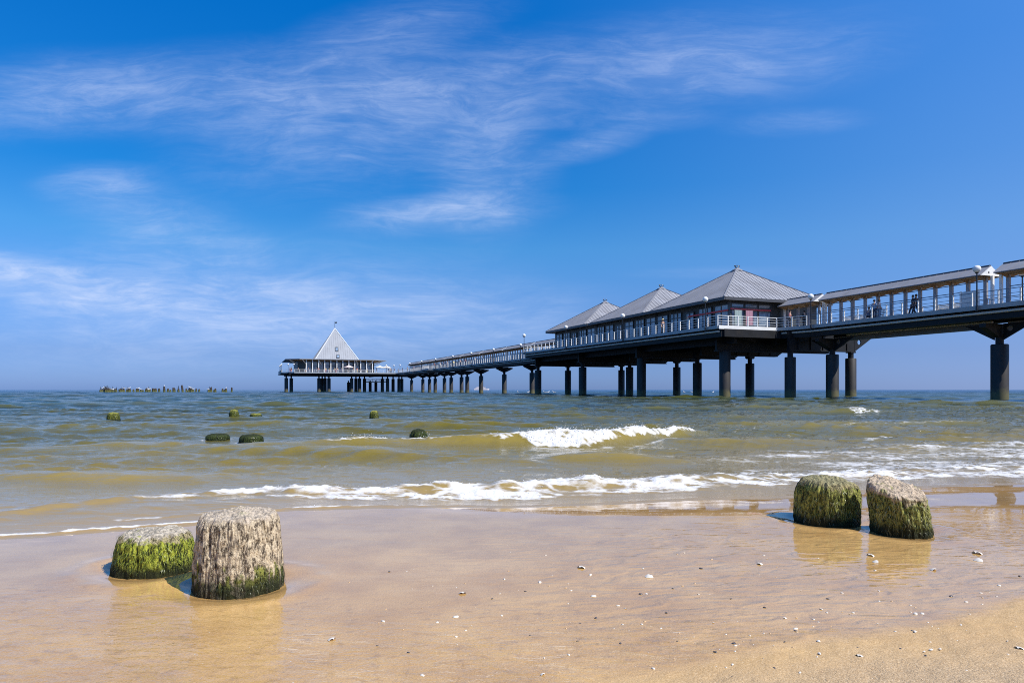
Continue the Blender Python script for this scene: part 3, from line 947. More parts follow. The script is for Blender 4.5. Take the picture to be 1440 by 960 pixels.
for (x, y, rb, h, lab, mm, sq, sd_) in (
        (-10.27, 17.6, .165, .215, 'lone squat stump furthest left in the water, yellow-green on top', M5, 1, 3.0),
        (-7.65, 18.8, .135, .25, 'upright yellow-green stump standing in the water beside a low one', M5, 1, 4.0),
        (-7.24, 19.3, .155, .13, 'very low stump just right of the upright yellow-green one in the water', M5, 1, 5.0),
        (-3.72, 18.4, .125, .235, 'small upright mossy stump alone in the water below the pier head', M5, 1, 6.0),
        (-4.71, 10.9, .175, .095, 'flat dark weedy stump awash, left of another broad dark one', M6, 1, 7.0),
        (-3.9, 10.2, .158, .130, 'broad dark drum-shaped stump awash, right of the flat one', M6, 1, 8.0),
        (-1.385, 10.1, .135, .21, 'dark rounded stump at the left end of the breaking wave', M6, 1, 9.0)):
    zz = 0.0
    add_stump(x, y, zz, lab, mm, ALG3, 72, 44, dict(rb=rb, rt=rb * (.80 if h > .18 else .95), h=h, seed=sd_, round_=.5, groove=.006, lump=.02, below=.5),
              dict(n=260, seed=int(sd_) + 20, zlo=.0, zhi=.8, lmin=.02, lmax=.06, wd=.003, thr=.3))
# ================================================================== shells and pebbles on the sand
M_SHELL = pmat('shell', (.68, .63, .55), 0.5, 0, 0.12, 60.0)
M_SHELL_D = pmat('mussel_shell', (.06, .055, .06), 0.4, 0, 0.3, 80.0)
M_SHELL_O = pmat('cockle_shell', (.62, .42, .24), 0.5, 0, 0.2, 60.0)


def shell_mesh(name, L, Wd, H, ribs, seed):
    """one valve of a bivalve: fan outline, domed, ribbed"""
    r_ = np.random.default_rng(seed)
    n, mth = 7, 15
    vs_, fs = [(0, 0, H * .35)], []
    for i in range(1, n + 1):
        f = i / n
        for k in range(mth):
            a = -1.25 + 2.5 * k / (mth - 1)
            rad = f * (1 - 0.10 * abs(a) ** 2) * (1 + .04 * math.sin(k * ribs) * f)
            x, y = L * rad * math.cos(a) - L * .5 * f * 0, Wd * rad * math.sin(a) * 1.15
            z = H * math.sin(PI * min(1, .12 + f * .88)) + H * .25 * (1 - f) + .04 * H * math.sin(k * 2.4) * f
            if i == n: z = -0.0006
            vs_.append((x - L * .5, y, z))
    vs_[0] = (-L * .5, 0, H * .4)
    for k in range(mth - 1): fs.append((0, 1 + k, 2 + k))
    for i in range(n - 1):
        for k in range(mth - 1):
            a0 = 1 + i * mth + k
            fs.append((a0, a0 + mth, a0 + mth + 1, a0 + 1))
    me = bpy.data.meshes.new(name)
    me.from_pydata(vs_, [], fs)
    me.polygons.foreach_set('use_smooth', np.ones(len(fs), dtype=bool))
    return me


def chip_mesh(name, seed):
    r_ = np.random.default_rng(seed)
    n = 9
    rad = [r_.uniform(.6, 1.0) for _ in range(n)]
    ring = lambda s, z: [(s * rad[k] * math.cos(2 * PI * k / n), s * .7 * rad[k] * math.sin(2 * PI * k / n), z + r_.normal(0, .03)) for k in range(n)]
    vs_ = ring(1.0, 0.0) + ring(.82, .22) + [(0, 0, .30)]
    fs = [(k, (k + 1) % n, n + (k + 1) % n, n + k) for k in range(n)] + [(n + k, n + (k + 1) % n, 2 * n) for k in range(n)]
    me = bpy.data.meshes.new(name)
    me.from_pydata(vs_, [], fs)
    me.polygons.foreach_set('use_smooth', np.ones(len(fs), dtype=bool))
    return me


sh_m = [shell_mesh('shell', 1.0, .72, .24, 2, 1), shell_mesh('shell', 1.0, .5, .2, 3, 2)]
ch_m = [chip_mesh('shell_chip', k) for k in range(4)]
for me in sh_m + ch_m: me.materials.append(M_SHELL)
bpy.data.materials  # keep


def at_px(px, py):
    Y = CAM_Z * 960 / (py - 548)
    X = (px - 720) / 960 * Y
    for _ in range(3):
        z = float(sand_z(np.array([X]), np.array([Y]))[0])
        Y = (CAM_Z - z) * 960 / (py - 548); X = (px - 720) / 960 * Y
    return X, Y, z


def put_shell(me, X, Y, z, size, mat, rz, label, cat, name='seashell', group=None, tiltx=0.0):
    o = link(name, me, None, mat)
    o.location = (X, Y, z)
    o.scale = (size,) * 3
    o.rotation_euler = (tiltx, 0, rz)
    return tag(o, label, cat, group)


# the larger ones one can single out
for px, py, sz, lab in ((650, 834, .024, 'large white fan shell alone on the wet sand right of the tall stump'),
                        (818, 798, .030, 'white fan shell furthest from the camera on the wet sand mid-beach'),
                        (912, 811, .030, 'pale oval shell with a dark pebble beside it, mid-beach'),
                        (1375, 778, .036, 'upper of two big white shells right of the split stump'),
                        (1375, 788, .034, 'lower of two big white shells right of the split stump'),
                        (1312, 801, .026, 'white shell at the lower right edge of the split stump reflection'),
                        (1225, 781, .028, 'white shell at the left edge of the split stump reflection'),
                        (1231, 790, .026, 'white shell just below another at the split stump reflection'),
                        (1069, 793, .024, 'white shell lying left of the two weedy stump reflections'),
                        (466, 899, .022, 'grey white shell below the tall stump reflection'),
                        (1210, 923, .020, 'white shell on the dry sand bank at lower right'),
                        (1434, 912, .022, 'grey pebble-like shell at the right end of the dry sand'),
                        (763, 948, .013, 'white shell at the bottom middle of the sand')):
    X, Y, z = at_px(px, py)
    put_shell(sh_m[0], X, Y, z + .001, sz, M_SHELL, random.uniform(0, 6), lab, 'shell')
rr = np.random.default_rng(31)
cnt = 0
while cnt < 235:
    u_ = rr.random()
    if u_ < 0.55: px, py = rr.uniform(480, 1440), rr.uniform(775, 960)
    elif u_ < 0.70: px, py = rr.normal(900, 160), rr.normal(855, 35)
    elif u_ < 0.86:
        px = rr.uniform(860, 1440); py = float(np.interp(px, [840, 1000, 1240, 1440], [962, 906, 852, 832])) + rr.normal(2, 7)
    else: px, py = rr.uniform(1000, 1440), rr.uniform(880, 960)
    if py < 770 or py > 965 or px > 1460 or px < 300: continue
    if py < 790 and px < 700: continue
    X, Y, z = at_px(px, py)
    if any(math.hypot(X - a, Y - b) < c + .05 for a, b, c in STUMPS): continue
    e = float(film_edge(np.array([X]), np.array([Y]))[0])
    kind = rr.random()
    far = max(.6, Y / 2.6)
    if kind < 0.70:
        sz = rr.lognormal(math.log(.0058), .55) * far
        put_shell(ch_m[rr.integers(0, 4)] if rr.random() < .7 else sh_m[1], X, Y, z + .0005, min(sz, .021), M_SHELL, rr.uniform(0, 6),
                  'small white shell chip lying on the sand', 'shell', 'shell_chip', 'shell chips strewn over the sand')
    elif kind < 0.84:
        put_shell(ch_m[rr.integers(0, 4)], X, Y, z + .0005, rr.uniform(.005, .011) * far, M_SHELL_D, rr.uniform(0, 6),
                  'small dark mussel fragment lying on the sand', 'shell', 'mussel_fragment', 'dark mussel fragments on the sand')
    else:
        put_shell(ch_m[rr.integers(0, 4)], X, Y, z + .0005, rr.uniform(.003, .007) * far, M_SHELL_O, rr.uniform(0, 6),
                  'small tan shell chip lying on the sand', 'shell', 'shell_chip', 'tan shell chips on the sand')
    cnt += 1

# ================================================================== pier
def zmat(name, col, low, z0, z1, rough=0.5, var=0.2, metal=0.0):
    """paint with weed and rust up to the splash line"""
    m, t, b, out = new_mat(name)
    g = t.n('ShaderNodeNewGeometry')
    sep = t.n('ShaderNodeSeparateXYZ'); t.l(g.outputs['Position'], sep.inputs[0])
    n1 = t.noise(t.mapping(g.outputs['Position'], scale=(1, 1, .25)), 2.2, 6, 0.65)
    n2 = t.noise(g.outputs['Position'], 4.0, 4, 0.6)
    zz = t.math('ADD', sep.outputs[2], t.math('MULTIPLY', t.math('SUBTRACT', n2, 0.5), 0.9))
    c = t.mix(t.rng(n1, 0.42, 0.75), col, tuple(x * 1.9 for x in col))
    c = t.mix(t.rng(n1, 0.60, 0.8, 0, .5), c, (.09, .05, .03))
    c = t.mix(t.rng(zz, z0, z1, 1, 0), c, low)
    t.l(c, b.inputs['Base Color'])
    b.inputs['Roughness'].default_value = rough
    b.inputs['Metallic'].default_value = metal
    return m


M_PILE = zmat('pile_steel', (.022, .019, .018), (.10, .09, .035), 0.35, 1.1, 0.6)
M_STEEL = pmat('girder_steel', (.011, .012, .015), 0.6, 0, 0.3, 1.2, dirt=(.022, .019, .017), spec=.3)
M_GREY = pmat('box_girder_grey', (.15, .145, .14), 0.55, 0, 0.2, 1.0, dirt=(.10, .075, .05))
M_FASC = pmat('fascia_metal', (.34, .37, .39), 0.45, 0, 0.08, 0.8, dirt=(.30, .30, .30), dscale=.7)  # darkened base: shade of the long near side put into the colour
M_PIPE = pmat('gutter_pipe', (.62, .62, .60), 0.4, 0, 0.08, 1.0)
M_RAIL = pmat('railing_white', (.82, .82, .80), 0.4, 0, 0.06, 2.0)
M_RAILD = pmat('railing_wire', (.16, .19, .23), 0.4, 0.3, 0.1, 2.0)
M_ZINC = pmat('zinc_roof', (.27, .275, .30), 0.6, 0.0, 0.10, 0.5, dirt=(.215, .213, .228), dscale=.35, spec=.25)
M_ZINCD = pmat('roof_edge', (.06, .062, .07), 0.5, 0, 0.1, 1.0)
M_WOOD = pmat('soffit_wood', (.30, .20, .11), 0.6, 0, 0.25, 3.0, stretch=(1, 6, 1))
M_WALL = pmat('dark_cladding', (.035, .042, .048), 0.5, 0, 0.2, 2.0)
M_FRAME = pmat('window_frame', (.05, .055, .06), 0.4, 0, 0.1, 2.0)
M_GLASS = pmat('window_glass', (.19, .25, .33), 0.06, 0, 0.55, 0.5, spec=0.9)
M_CLEAR = pmat('screen_glass', (.48, .54, .58), 0.08, 0, 0.1, 0.8, spec=0.7)
M_POST = pmat('canopy_post', (.33, .32, .34), 0.5, 0, 0.12, 2.0)
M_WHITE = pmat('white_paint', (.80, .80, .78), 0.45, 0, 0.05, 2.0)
M_GLOBE = pmat('lamp_globe', (.86, .86, .84), 0.25, 0, 0.04, 3.0)
M_DARK = pmat('lamp_iron', (.02, .023, .028), 0.4, 0.2, 0.2, 4.0)
M_RED = pmat('red_band', (.55, .05, .06), 0.5, 0, 0.1, 3.0)
M_DECK = pmat('deck_boards', (.30, .26, .21), 0.7, 0, 0.2, 2.0, stretch=(8, .5, 1))
M_ROOFW = pmat('pale_roof', (.27, .29, .325), 0.5, 0.05, 0.06, 0.5, dirt=(.235, .25, .28), dscale=.3)

V0, S0 = 54.2, 35.6
pier = empty('pier', P(V0, S0, 0), A, 'long steel pier on dark round columns running out to sea', 'pier')


def pmb(): return MB(V0, S0, 0)


# deck slabs
outline = [(50.4, 6), (50.4, 51.7), (49.4, 54.5), (42.2, 54.5), (42.2, 104.9), (49.4, 104.9), (50.4, 107.2), (50.4, 250), (54.8, 250), (54.8, 107.2),
           (61.6, 104.9), (61.6, 54.5), (54.8, 53.0), (54.8, 6)]
head = [(10.4, 254), (14.4, 250), (62.0, 250.02), (62.0, 292), (14.4, 292), (10.4, 288)]
for poly in (outline, head):
    mb = pmb(); mb.prism(poly, 6.80, DECK); mb.build('deck', M_DECK, pier)
mb = pmb(); mb.prism([(48.8, 196), (50.38, 195), (50.38, 205), (48.8, 204)], 6.78, DECK - .004); mb.build('deck', M_DECK, pier)


def edge_run(pts, off, w, z0, z1):
    """boxes that follow a polyline, pushed out to its right-hand side"""
    mb = pmb()
    for (a, b_) in zip(pts[:-1], pts[1:]):
        a2, b2 = Vector(a), Vector(b_)
        d = (b2 - a2).normalized()
        nrm = Vector((d.y, -d.x))
        p, q = a2 + nrm * (off + w / 2), b2 + nrm * (off + w / 2)
        zc = (z0 + z1) / 2
        mb.bar((p.x, p.y, zc), (q.x, q.y, zc), w, z1 - z0)
    return mb


near = [outline[i] for i in range(8)]
# near edge runs towards +s, so its outer side (towards -v) is the left: go backwards
nearr = near[::-1]
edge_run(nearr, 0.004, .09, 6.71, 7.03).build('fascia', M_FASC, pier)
edge_run([(42.23, 54.5), (49.3, 54.5)], 0.098, .04, 6.69, 7.05).build('end_lit_strip', M_WHITE, pier)  # added whiter strip over the end fascia, sunlight put into its colour
hr = [(14.4, 292), (10.4, 288), (10.4, 254), (14.4, 250), (50.3, 250.02)]
edge_run(hr, 0.004, .12, 6.66, 7.06).build('fascia', M_FASC, pier)
edge_run([(50.38, 205), (48.8, 204), (48.8, 196), (50.38, 195)], .004, .08, 6.6, 7.1).build('fascia', M_FASC, pier)
# gutter pipe under the edge, set in by 0.35 m
mb = pmb()
for a, b_ in zip(near[:-1], near[1:]):
    ins = lambda p: (p[0] + .28, p[1] + (.28 if p == (42.2, 54.5) or p == (49.4, 54.5) else 0))
    pa, pb = ins(a), ins(b_)
    mb.tube((*pa, 6.48), (*pb, 6.48), .10, 8)
mb.build('gutter_pipe', M_PIPE, pier, True)
# recessed edge beams
edge_run([(v + .62, s) for v, s in near][::-1], 0.0, .22, 5.95, 6.71).build('edge_beam', M_STEEL, pier)
# longitudinal girders of the promenade
for (s0, s1) in ((6, 51.6), (107.2, 250)):
    for v in (51.35, 54.0):
        mb = pmb(); mb.box(v - .16, v + .16, s0, s1, 6.02, 6.79); mb.box(v - .30, v + .30, s0, s1, 5.95, 6.02); mb.build('girder', M_STEEL, pier)
for (s0, s1) in ((6, 34.2), (35.4, 50.2)):
    mb = pmb(); mb.box(52.6, 53.2, s0, s1, 5.46, 5.86); mb.build('box_girder', M_GREY, pier)
    mb = pmb(); mb.tube((52.75, s0, 5.95), (52.75, s1 - (1.2 if s1 > 40 else 1.6), 5.98), .085, 8); mb.build('service_pipe', M_PIPE, pier, True)
# platform girders
for v in (45.0, 50.1, 54.2, 58.0):
    mb = pmb(); mb.box(v - .18, v + .18, 55.4, 104.4, 5.5, 6.79); mb.box(v - .32, v + .32, 55.4, 104.4, 5.42, 5.5); mb.build('girder', M_STEEL, pier)
for s in (57.0, 72.3, 88.0, 103.8):
    mb = pmb(); mb.box(43.9, 58.6, s - .16, s + .16, 4.80, 6.60)
    mb.box(43.9, 58.6, s - .34, s + .34, 4.70, 4.80); mb.build('crossbeam', M_STEEL, pier)
for s in (53.4, 64.5, 80.0, 96.0):
    mb = pmb(); mb.box(47.6 if s > 60 else 49.8, 58.3, s - .16, s + .16, 4.78, 6.60)
    mb.box(47.6 if s > 60 else 49.8, 58.3, s - .32, s + .32, 4.70, 4.78)
    for v in np.arange(50.9, 58.1, 1.6): mb.box(v - .05, v + .05, s - .26, s + .26, 4.80, 6.6)
    mb.build('crossbeam', M_STEEL, pier)
# cantilever ribs under the terrace
for s in np.arange(55.8, 104.6, 3.05):
    mb = pmb()
    mb.plate([(43.0, s, 6.45), (43.0, s, 6.79), (47.8, s, 6.79), (47.8, s, 5.6)], (0, .12, 0)); mb.build('rib', M_STEEL, pier)


def pile_base(v, s, r=.53, full=False, top=4.05, beam=4.72, name='pile'):
    """a jacketed column standing in the sea, slender above its jacket"""
    p = empty(name, (v - V0, s - S0, -2.5)); p.parent = pier
    mb = MB(0, 0, -2.5)
    t_ = beam if full else top
    mb.lathe([(r * .98, -2.5), (r, -2), (r, t_ - .06), (r - .05, t_)], 24)
    mb.build('jacket', M_PILE, p, True)
    if not full:
        mb = MB(0, 0, -2.5)
        mb.lathe([(.27, top - .01), (.27, beam)], 14)
        mb.box(-.34, .34, -.34, .34, beam - .12, beam + .02)
        mb.build('column_head', M_STEEL, p, True)
    return p


def holed_gusset(a, b_, c, hole, hr, thick):
    """triangular plate a b c with a round hole"""
    bm = bmesh.new()
    o_ = [bm.verts.new(x) for x in (a, b_, c)]
    nrm = (Vector(b_) - Vector(a)).cross(Vector(c) - Vector(a)).normalized()
    ax = (Vector(b_) - Vector(a)).normalized(); ay = nrm.cross(ax)
    h_ = [bm.verts.new(Vector(hole) + ax * hr * math.cos(k * PI / 5) + ay * hr * math.sin(k * PI / 5)) for k in range(10)]
    ed = [bm.edges.new((o_[i], o_[(i + 1) % 3])) for i in range(3)] + [bm.edges.new((h_[i], h_[(i + 1) % 10])) for i in range(10)]
    bmesh.ops.triangle_fill(bm, edges=ed, use_beauty=True)
    for f in list(bm.faces):
        if (f.calc_center_median() - Vector(hole)).length < hr * .9 and all(v in h_ for v in f.verts): bm.faces.remove(f)
    g = bmesh.ops.extrude_face_region(bm, geom=list(bm.faces))
    bmesh.ops.translate(bm, verts=[x for x in g['geom'] if isinstance(x, bmesh.types.BMVert)], vec=nrm * thick)
    bmesh.ops.recalc_face_normals(bm, faces=bm.faces)
    me = bpy.data.meshes.new('bracket')
    bm.to_mesh(me); bm.free()
    return me


# brackets shared by the promenade columns: wings along the pier with a hole in each, and a head beam across it
zt, zb_ = 5.75, 4.55
wing = [holed_gusset((-.06, q * .3, zt - 4.9 + 4.9 - 0), (-.06, q * 2.5, zt), (-.06, q * .3, zb_), (-.06, q * .78, 5.38), .22, .12) for q in (1, -1)]
for me_ in wing: me_.transform(Matrix.Translation((0, 0, 2.5)))
mb = MB(0, 0, -2.5)
mb.plate([(-1.9, 0, 5.73), (1.9, 0, 5.73), (1.9, 0, 5.45), (.4, 0, 4.75), (-.4, 0, 4.75), (-1.9, 0, 5.45)], (0, .5, 0))
head_me = mb.mesh('head_beam')


def prom_pile(s, v=54.0, wings=True, r=.53):
    p = pile_base(v, s, r, False, 4.22, 4.9)
    link('head_beam', head_me, p, M_STEEL)
    if wings:
        for w_ in wing: link('bracket', w_, p, M_STEEL)
    return p


for s in (18.6, 34.8, 50.6, 126, 142, 158.3): prom_pile(s, 52.6, True, .58 if s < 60 else .53)
for px in (657, 649, 634.5, 625, 612, 604, 594.6, 578.8): prom_pile((1028 * 52.6 / (px - 352) - SA * 52.6) / CA, 52.6, px < 620)
# outer brackets of the crossbeams, with their round holes
for s in (53.4, 57.0, 64.5, 72.3, 80.0, 88.0, 96.0, 103.8):
    g_ = holed_gusset((58.31, s - .06, 4.72), (60.9, s - .06, 6.3), (58.31, s - .06, 6.3), (58.98, s - .06, 5.72), .26, .12)
    g_.transform(Matrix.Translation((-V0, -S0, 0)))
    link('bracket', g_, pier, M_STEEL)
# platform columns
for v, s, full in ((45.0, 57.0, True), (44.6, 72.2, True), (44.6, 88.0, False), (44.4, 103.8, False)): pile_base(v, s, .56, full)
for v, s in ((50.05, 53.4), (58.0, 53.4), (50.2, 68.7), (57.6, 68.2), (50.5, 84.9), (57.0, 82.8), (57.0, 98.4), (50.1, 104.3)): pile_base(v, s)
mb = pmb()
for v, s in ((50.2, 68.7), (57.6, 68.2), (50.5, 84.9), (57.0, 82.8), (57.0, 98.4)): mb.box(v - .4, v + .4, s - .4, s + .4, 4.70, 5.45)
mb.build('column_head', M_STEEL, pier)
# pier-head columns
for px, s in ((402.5, 254), (409.5, 258), (448.5, 254), (453, 262), (457, 258), (462.5, 254), (490, 290), (494.5, 254), (500.5, 260), (505.5, 254), (512.5, 258), (520.5, 285),
              (528.5, 285), (537.6, 258), (545, 254), (552.7, 262), (561, 256), (565, 258)):
    # solve v for the picture column at this s
    k = (px - 352) / 1028
    v = k * CA * s / (1 - k * SA)
    pile_base(v, s, .62, False, 5.0 if s < 280 else 3.9, 6.2 if s < 280 else 4.6)
mb = pmb()
for s in (252, 254, 258, 262, 275): mb.box(12.5, 60, s - .35, s + .35, 6.0, 6.79)
for v in (13, 30, 47): mb.box(v - .3, v + .3, 251, 291, 6.1, 6.78)
mb.build('crossbeam', M_STEEL, pier)
# low landing stage behind the pier head
mb = pmb(); mb.box(44, 53, 283, 289, 3.9, 4.2); mb.build('landing_stage', M_WHITE, pier)
mb = pmb()
for v in np.arange(44, 53.1, 1.5): mb.box(v - .05, v + .05, 283, 283.1, 4.2, 5.3)
for z in (4.6, 4.95, 5.3): mb.box(44, 53, 283.0, 283.1, z - .06, z + .06)
mb.build('landing_rail', M_WHITE, pier)


# ------------------------------------------------------------------ railings
post_me = {}


def railing(pts, label, group, pitch=1.5, zbase=DECK + .04, hgt=1.0, nrails=4, loose=False):
    """a run of railing: flat white posts, thin rails between them"""
    v0, s0 = pts[0]
    root = empty('railing', P(v0, s0, zbase), A, label, 'railing', group)
    if 'p' not in post_me:
        mb = MB(); mb.box(-.045, .045, -.045, .045, -.12, hgt); post_me['p'] = mb.mesh('post')
        post_me['p'].materials.append(M_RAIL)
    mbs = [MB(v0, s0, zbase) for _ in range(nrails)]
    for (a, b_) in zip(pts[:-1], pts[1:]):
        a2, b2 = Vector(a), Vector(b_)
        L = (b2 - a2).length
        n = max(1, round(L / pitch))
        for k in range(n + (1 if b_ == pts[-1] and loose else 0)):
            q = a2.lerp(b2, k / n)
            o = link('post', post_me['p'], root, None, (q.x - v0, q.y - s0, 0))
            ang = math.atan2(b2.y - a2.y, b2.x - a2.x)
            o.rotation_euler = (0, 0, ang)
        for i in range(nrails):
            z = zbase + hgt * (i + 1) / nrails - .03
            th = .05 if i == nrails - 1 else .028
            mbs[i].bar((a2.x, a2.y, z), (b2.x, b2.y, z), th, th)
    for i in range(nrails):
        mbs[i].build('top_rail' if i == nrails - 1 else 'rail', M_RAIL if nrails == 4 else M_RAILD, root)
    return root


railing([(50.46, 6), (50.46, 35.0)], 'railing on the near edge right of the lamp beside the gable end', 'near edge railings', nrails=3)
railing([(50.46, 35.4), (50.46, 51.6)], 'railing on the near edge in front of the dark coated couple', 'near edge railings', nrails=3)
railing([(50.46, 51.7), (49.46, 54.5)], 'short slanted railing stepping out to the first pavilion terrace', 'near edge railings', 1.2)
railing([(49.4, 54.56), (42.26, 54.56)], 'sunlit white railing across the right end of the pavilion terrace', 'terrace railings', 1.15)
for k, (s0, s1) in enumerate(((54.6, 71.6), (71.7, 88.4), (88.5, 104.8))):
    railing([(42.26, s0), (42.26, s1)], 'terrace railing in front of the %s pavilion' % ('largest, right-hand', 'middle', 'left-hand')[k], 'terrace railings', 1.5)
railing([(42.26, 104.84), (49.4, 104.84), (50.46, 107.2)], 'railing turning in from the left end of the pavilion terrace', 'terrace railings', 1.3)
far_s = [107.3 + 16.3 * i for i in range(9)]
for k, s0 in enumerate(far_s):
    s1 = min(s0 + 16.2, 249.8)
    railing([(50.46, s0), (50.46, s1)], 'white railing section on the near edge of the far promenade', 'far promenade railings', 1.5)
    railing([(54.74, s0), (54.74, s1)], 'white railing section behind the canopies of the far promenade', 'far promenade back railings', 2.7, nrails=3)
for k, (s0, s1) in enumerate(((6, 35.4), (35.5, 53.0))):
    railing([(54.74, s0), (54.74, s1)], ('back railing seen under the canopy at the right edge', 'back railing seen under the long canopy between its posts')[k], 'back railings', 1.5, nrails=3)
railing([(10.5, 288), (10.5, 254), (14.4, 250.1), (31.0, 250.1)], 'white railing round the left half of the pier head', 'pier head railings', 1.6)
railing([(31.1, 250.1), (50.2, 250.1)], 'white railing along the right half of the pier head front', 'pier head railings', 1.6)
railing([(50.34, 195), (48.86, 196), (48.86, 204), (50.34, 205)], 'railing round the small lookout bay on the far promenade', None, 1.3)


# ------------------------------------------------------------------ lamps
def lamp_proto():
    root = empty('street_lamp', (0, 0, 0), A)
    mb = MB(); mb.tube((0, 0, -.35), (0, 0, 2.42), .055, 10, .045); mb.lathe([(.09, -.38), (.09, -.05), (.06, .02)], 10); mb.build('pole', M_DARK, root, True)
    mb = MB(); mb.lathe([(.10, 2.40), (.12, 2.46), (.06, 2.52)], 12); mb.build('collar', M_DARK, root, True)
    mb = MB(); mb.lathe([(.27 * math.sin(a_) + .001, 2.72 - .27 * math.cos(a_)) for a_ in np.linspace(0.05, PI - .02, 14)], 20); mb.build('globe', M_GLOBE, root, True)
    return root


LAMP = lamp_proto()
first = True
lamps = [(50.12, 34.8, 'globe lamp in front of the white gable end at right'), (50.12, 50.8, 'globe lamp beside the small canopy right of the pavilions'),
         (41.95, 56.1, 'globe lamp at the terrace corner of the largest pavilion'), (41.95, 72.1, 'globe lamp before the gap between largest and middle pavilion'),
         (41.95, 88.0, 'globe lamp before the left-hand pavilion roof'), (41.95, 103.9, 'tall globe lamp at the left end of the terrace'),
         (55.0, 34.7, 'lamp on the back edge at the far right of the pier'), (55.0, 50.6, 'lamp on the back edge behind the long canopy')]
for s in (126, 142.2, 158.5, 174.7, 192.8, 210, 227, 243): lamps.append((50.12, s, 'white globe lamp on the near edge of the far promenade'))
for s in (202, 222, 236): lamps.append((55.0, s, 'white globe lamp rising behind the far promenade canopies'))
for v, s in ((10.3, 270), (10.3, 262), (10.3, 255), (14.2, 250.0), (12.4, 251.8)): lamps.append((v, s, 'white globe lamp at the left corner of the pier head'))
for v, s in ((46.5, 250), (49.3, 250)): lamps.append((v, s, 'white globe lamp at the right corner of the pier head'))
for v, s, lab in lamps:
    o = LAMP if first else copy_tree(LAMP)
    first = False
    o.location = P(v, s, DECK); o['label'] = lab; o['category'] = 'lamp'; o['group'] = 'globe lamps along the pier'


# ------------------------------------------------------------------ canopies over the promenade
def canopy(s0, s1, label, hip=False, glass=False, post_gap=1.5):
    vc, z0 = 53.35, DECK
    root = empty('promenade_canopy', P(vc, (s0 + s1) / 2, z0), A, label, 'canopy', 'canopies along the pier')
    sc = (s0 + s1) / 2
    nb = lambda: MB(vc, sc, z0)
    ze, zr, hw = 9.60, 10.34, 1.15
    for q, nm in ((-1, 'roof'), (1, 'roof')):
        mb = nb()
        mb.plate([(vc + q * hw, s0, ze), (vc + q * hw, s1, ze), (vc, s1, zr), (vc, s0, zr)], (0, 0, .06))
        n = int((s1 - s0) / .6)
        for k in range(n + 1):
            s = s0 + (s1 - s0) * k / n
            mb.bar((vc + q * hw, s, ze + .045), (vc + q * .05, s, zr + .030), .022, .014)
        mb.build(nm, M_ZINC, root)
    mb = nb(); mb.tube((vc, s0, zr + .05), (vc, s1, zr + .05), .06, 8); mb.build('ridge_cap', M_ZINCD, root, True)
    mb = nb()
    mb.plate([(vc - hw + .08, s0 + .05, ze - .06), (vc - hw + .08, s1 - .05, ze - .06), (vc, s1 - .05, ze - .12), (vc, s0 + .05, ze - .06)], (0, 0, .04))
    mb.plate([(vc + hw - .08, s0 + .05, ze - .06), (vc + hw - .08, s1 - .05, ze - .06), (vc, s1 - .05, ze - .12), (vc, s0 + .05, ze - .06)], (0, 0, .04))
    mb.build('soffit', M_WOOD, root)
    n = max(2, round((s1 - s0) / post_gap))
    for k in range(n + 1):
        s = s0 + .35 + (s1 - s0 - .7) * k / n
        mb = nb(); mb.box(vc - .09, vc + .09, s - .13, s + .13, z0, ze - .1); mb.build('post', M_POST, root)
        mb = nb(); mb.plate([(vc - hw + .1, s, ze - .085), (vc + hw - .1, s, ze - .085), (vc + .15, s, ze - .34), (vc - .15, s, ze - .34)], (0, .10, 0)); mb.build('bracket', M_WOOD, root)
    for z in (7.4, 8.6, 9.25):
        mb = nb(); mb.box(vc - .03, vc + .03, s0 + .35, s1 - .35, z - .03, z + .03); mb.build('rail', M_RAILD, root)
    for s in (s0 - .03, s1 + .03):
        g = holed_gusset((vc - hw, s, ze - .02), (vc + hw, s, ze - .02), (vc, s, zr), (vc - .3, s, ze + .22), .09, .06)
        g.transform(Matrix.Translation((-vc, -sc, -z0)))
        link('gable', g, root, M_WHITE)
        mb = nb(); mb.box(vc - .10, vc + .10, s - (.22 if s < sc else -.06), s - (.04 if s < sc else -.24), z0, ze - .02); mb.build('end_post', M_WHITE, root)
    if glass:
        m_ = int((s1 - s0 - .8) / 1.5)
        for k in range(m_):
            a_, b_ = s0 + .45 + 1.5 * k, s0 + .45 + 1.5 * k + 1.3
            mb = nb(); mb.box(vc - .015, vc + .015, a_, b_, z0 + .15, 8.7); mb.build('glass_panel', M_CLEAR, root)
    return root


canopy(19.2, 35.0, 'long grey roofed canopy cut by the right edge of the photo')
canopy(36.0, 52.0, 'long grey canopy over the dark coated couple, white gable at its right end')
canopy(52.6, 57.6, 'short canopy against the right side of the largest pavilion')
for k in range(8):
    s0 = 110.2 + 16.3 * k
    canopy(s0, s0 + 15.6, 'grey canopy section of the far promenade' if k else 'far promenade canopy nearest to the left-hand pavilion', glass=True, post_gap=1.6)


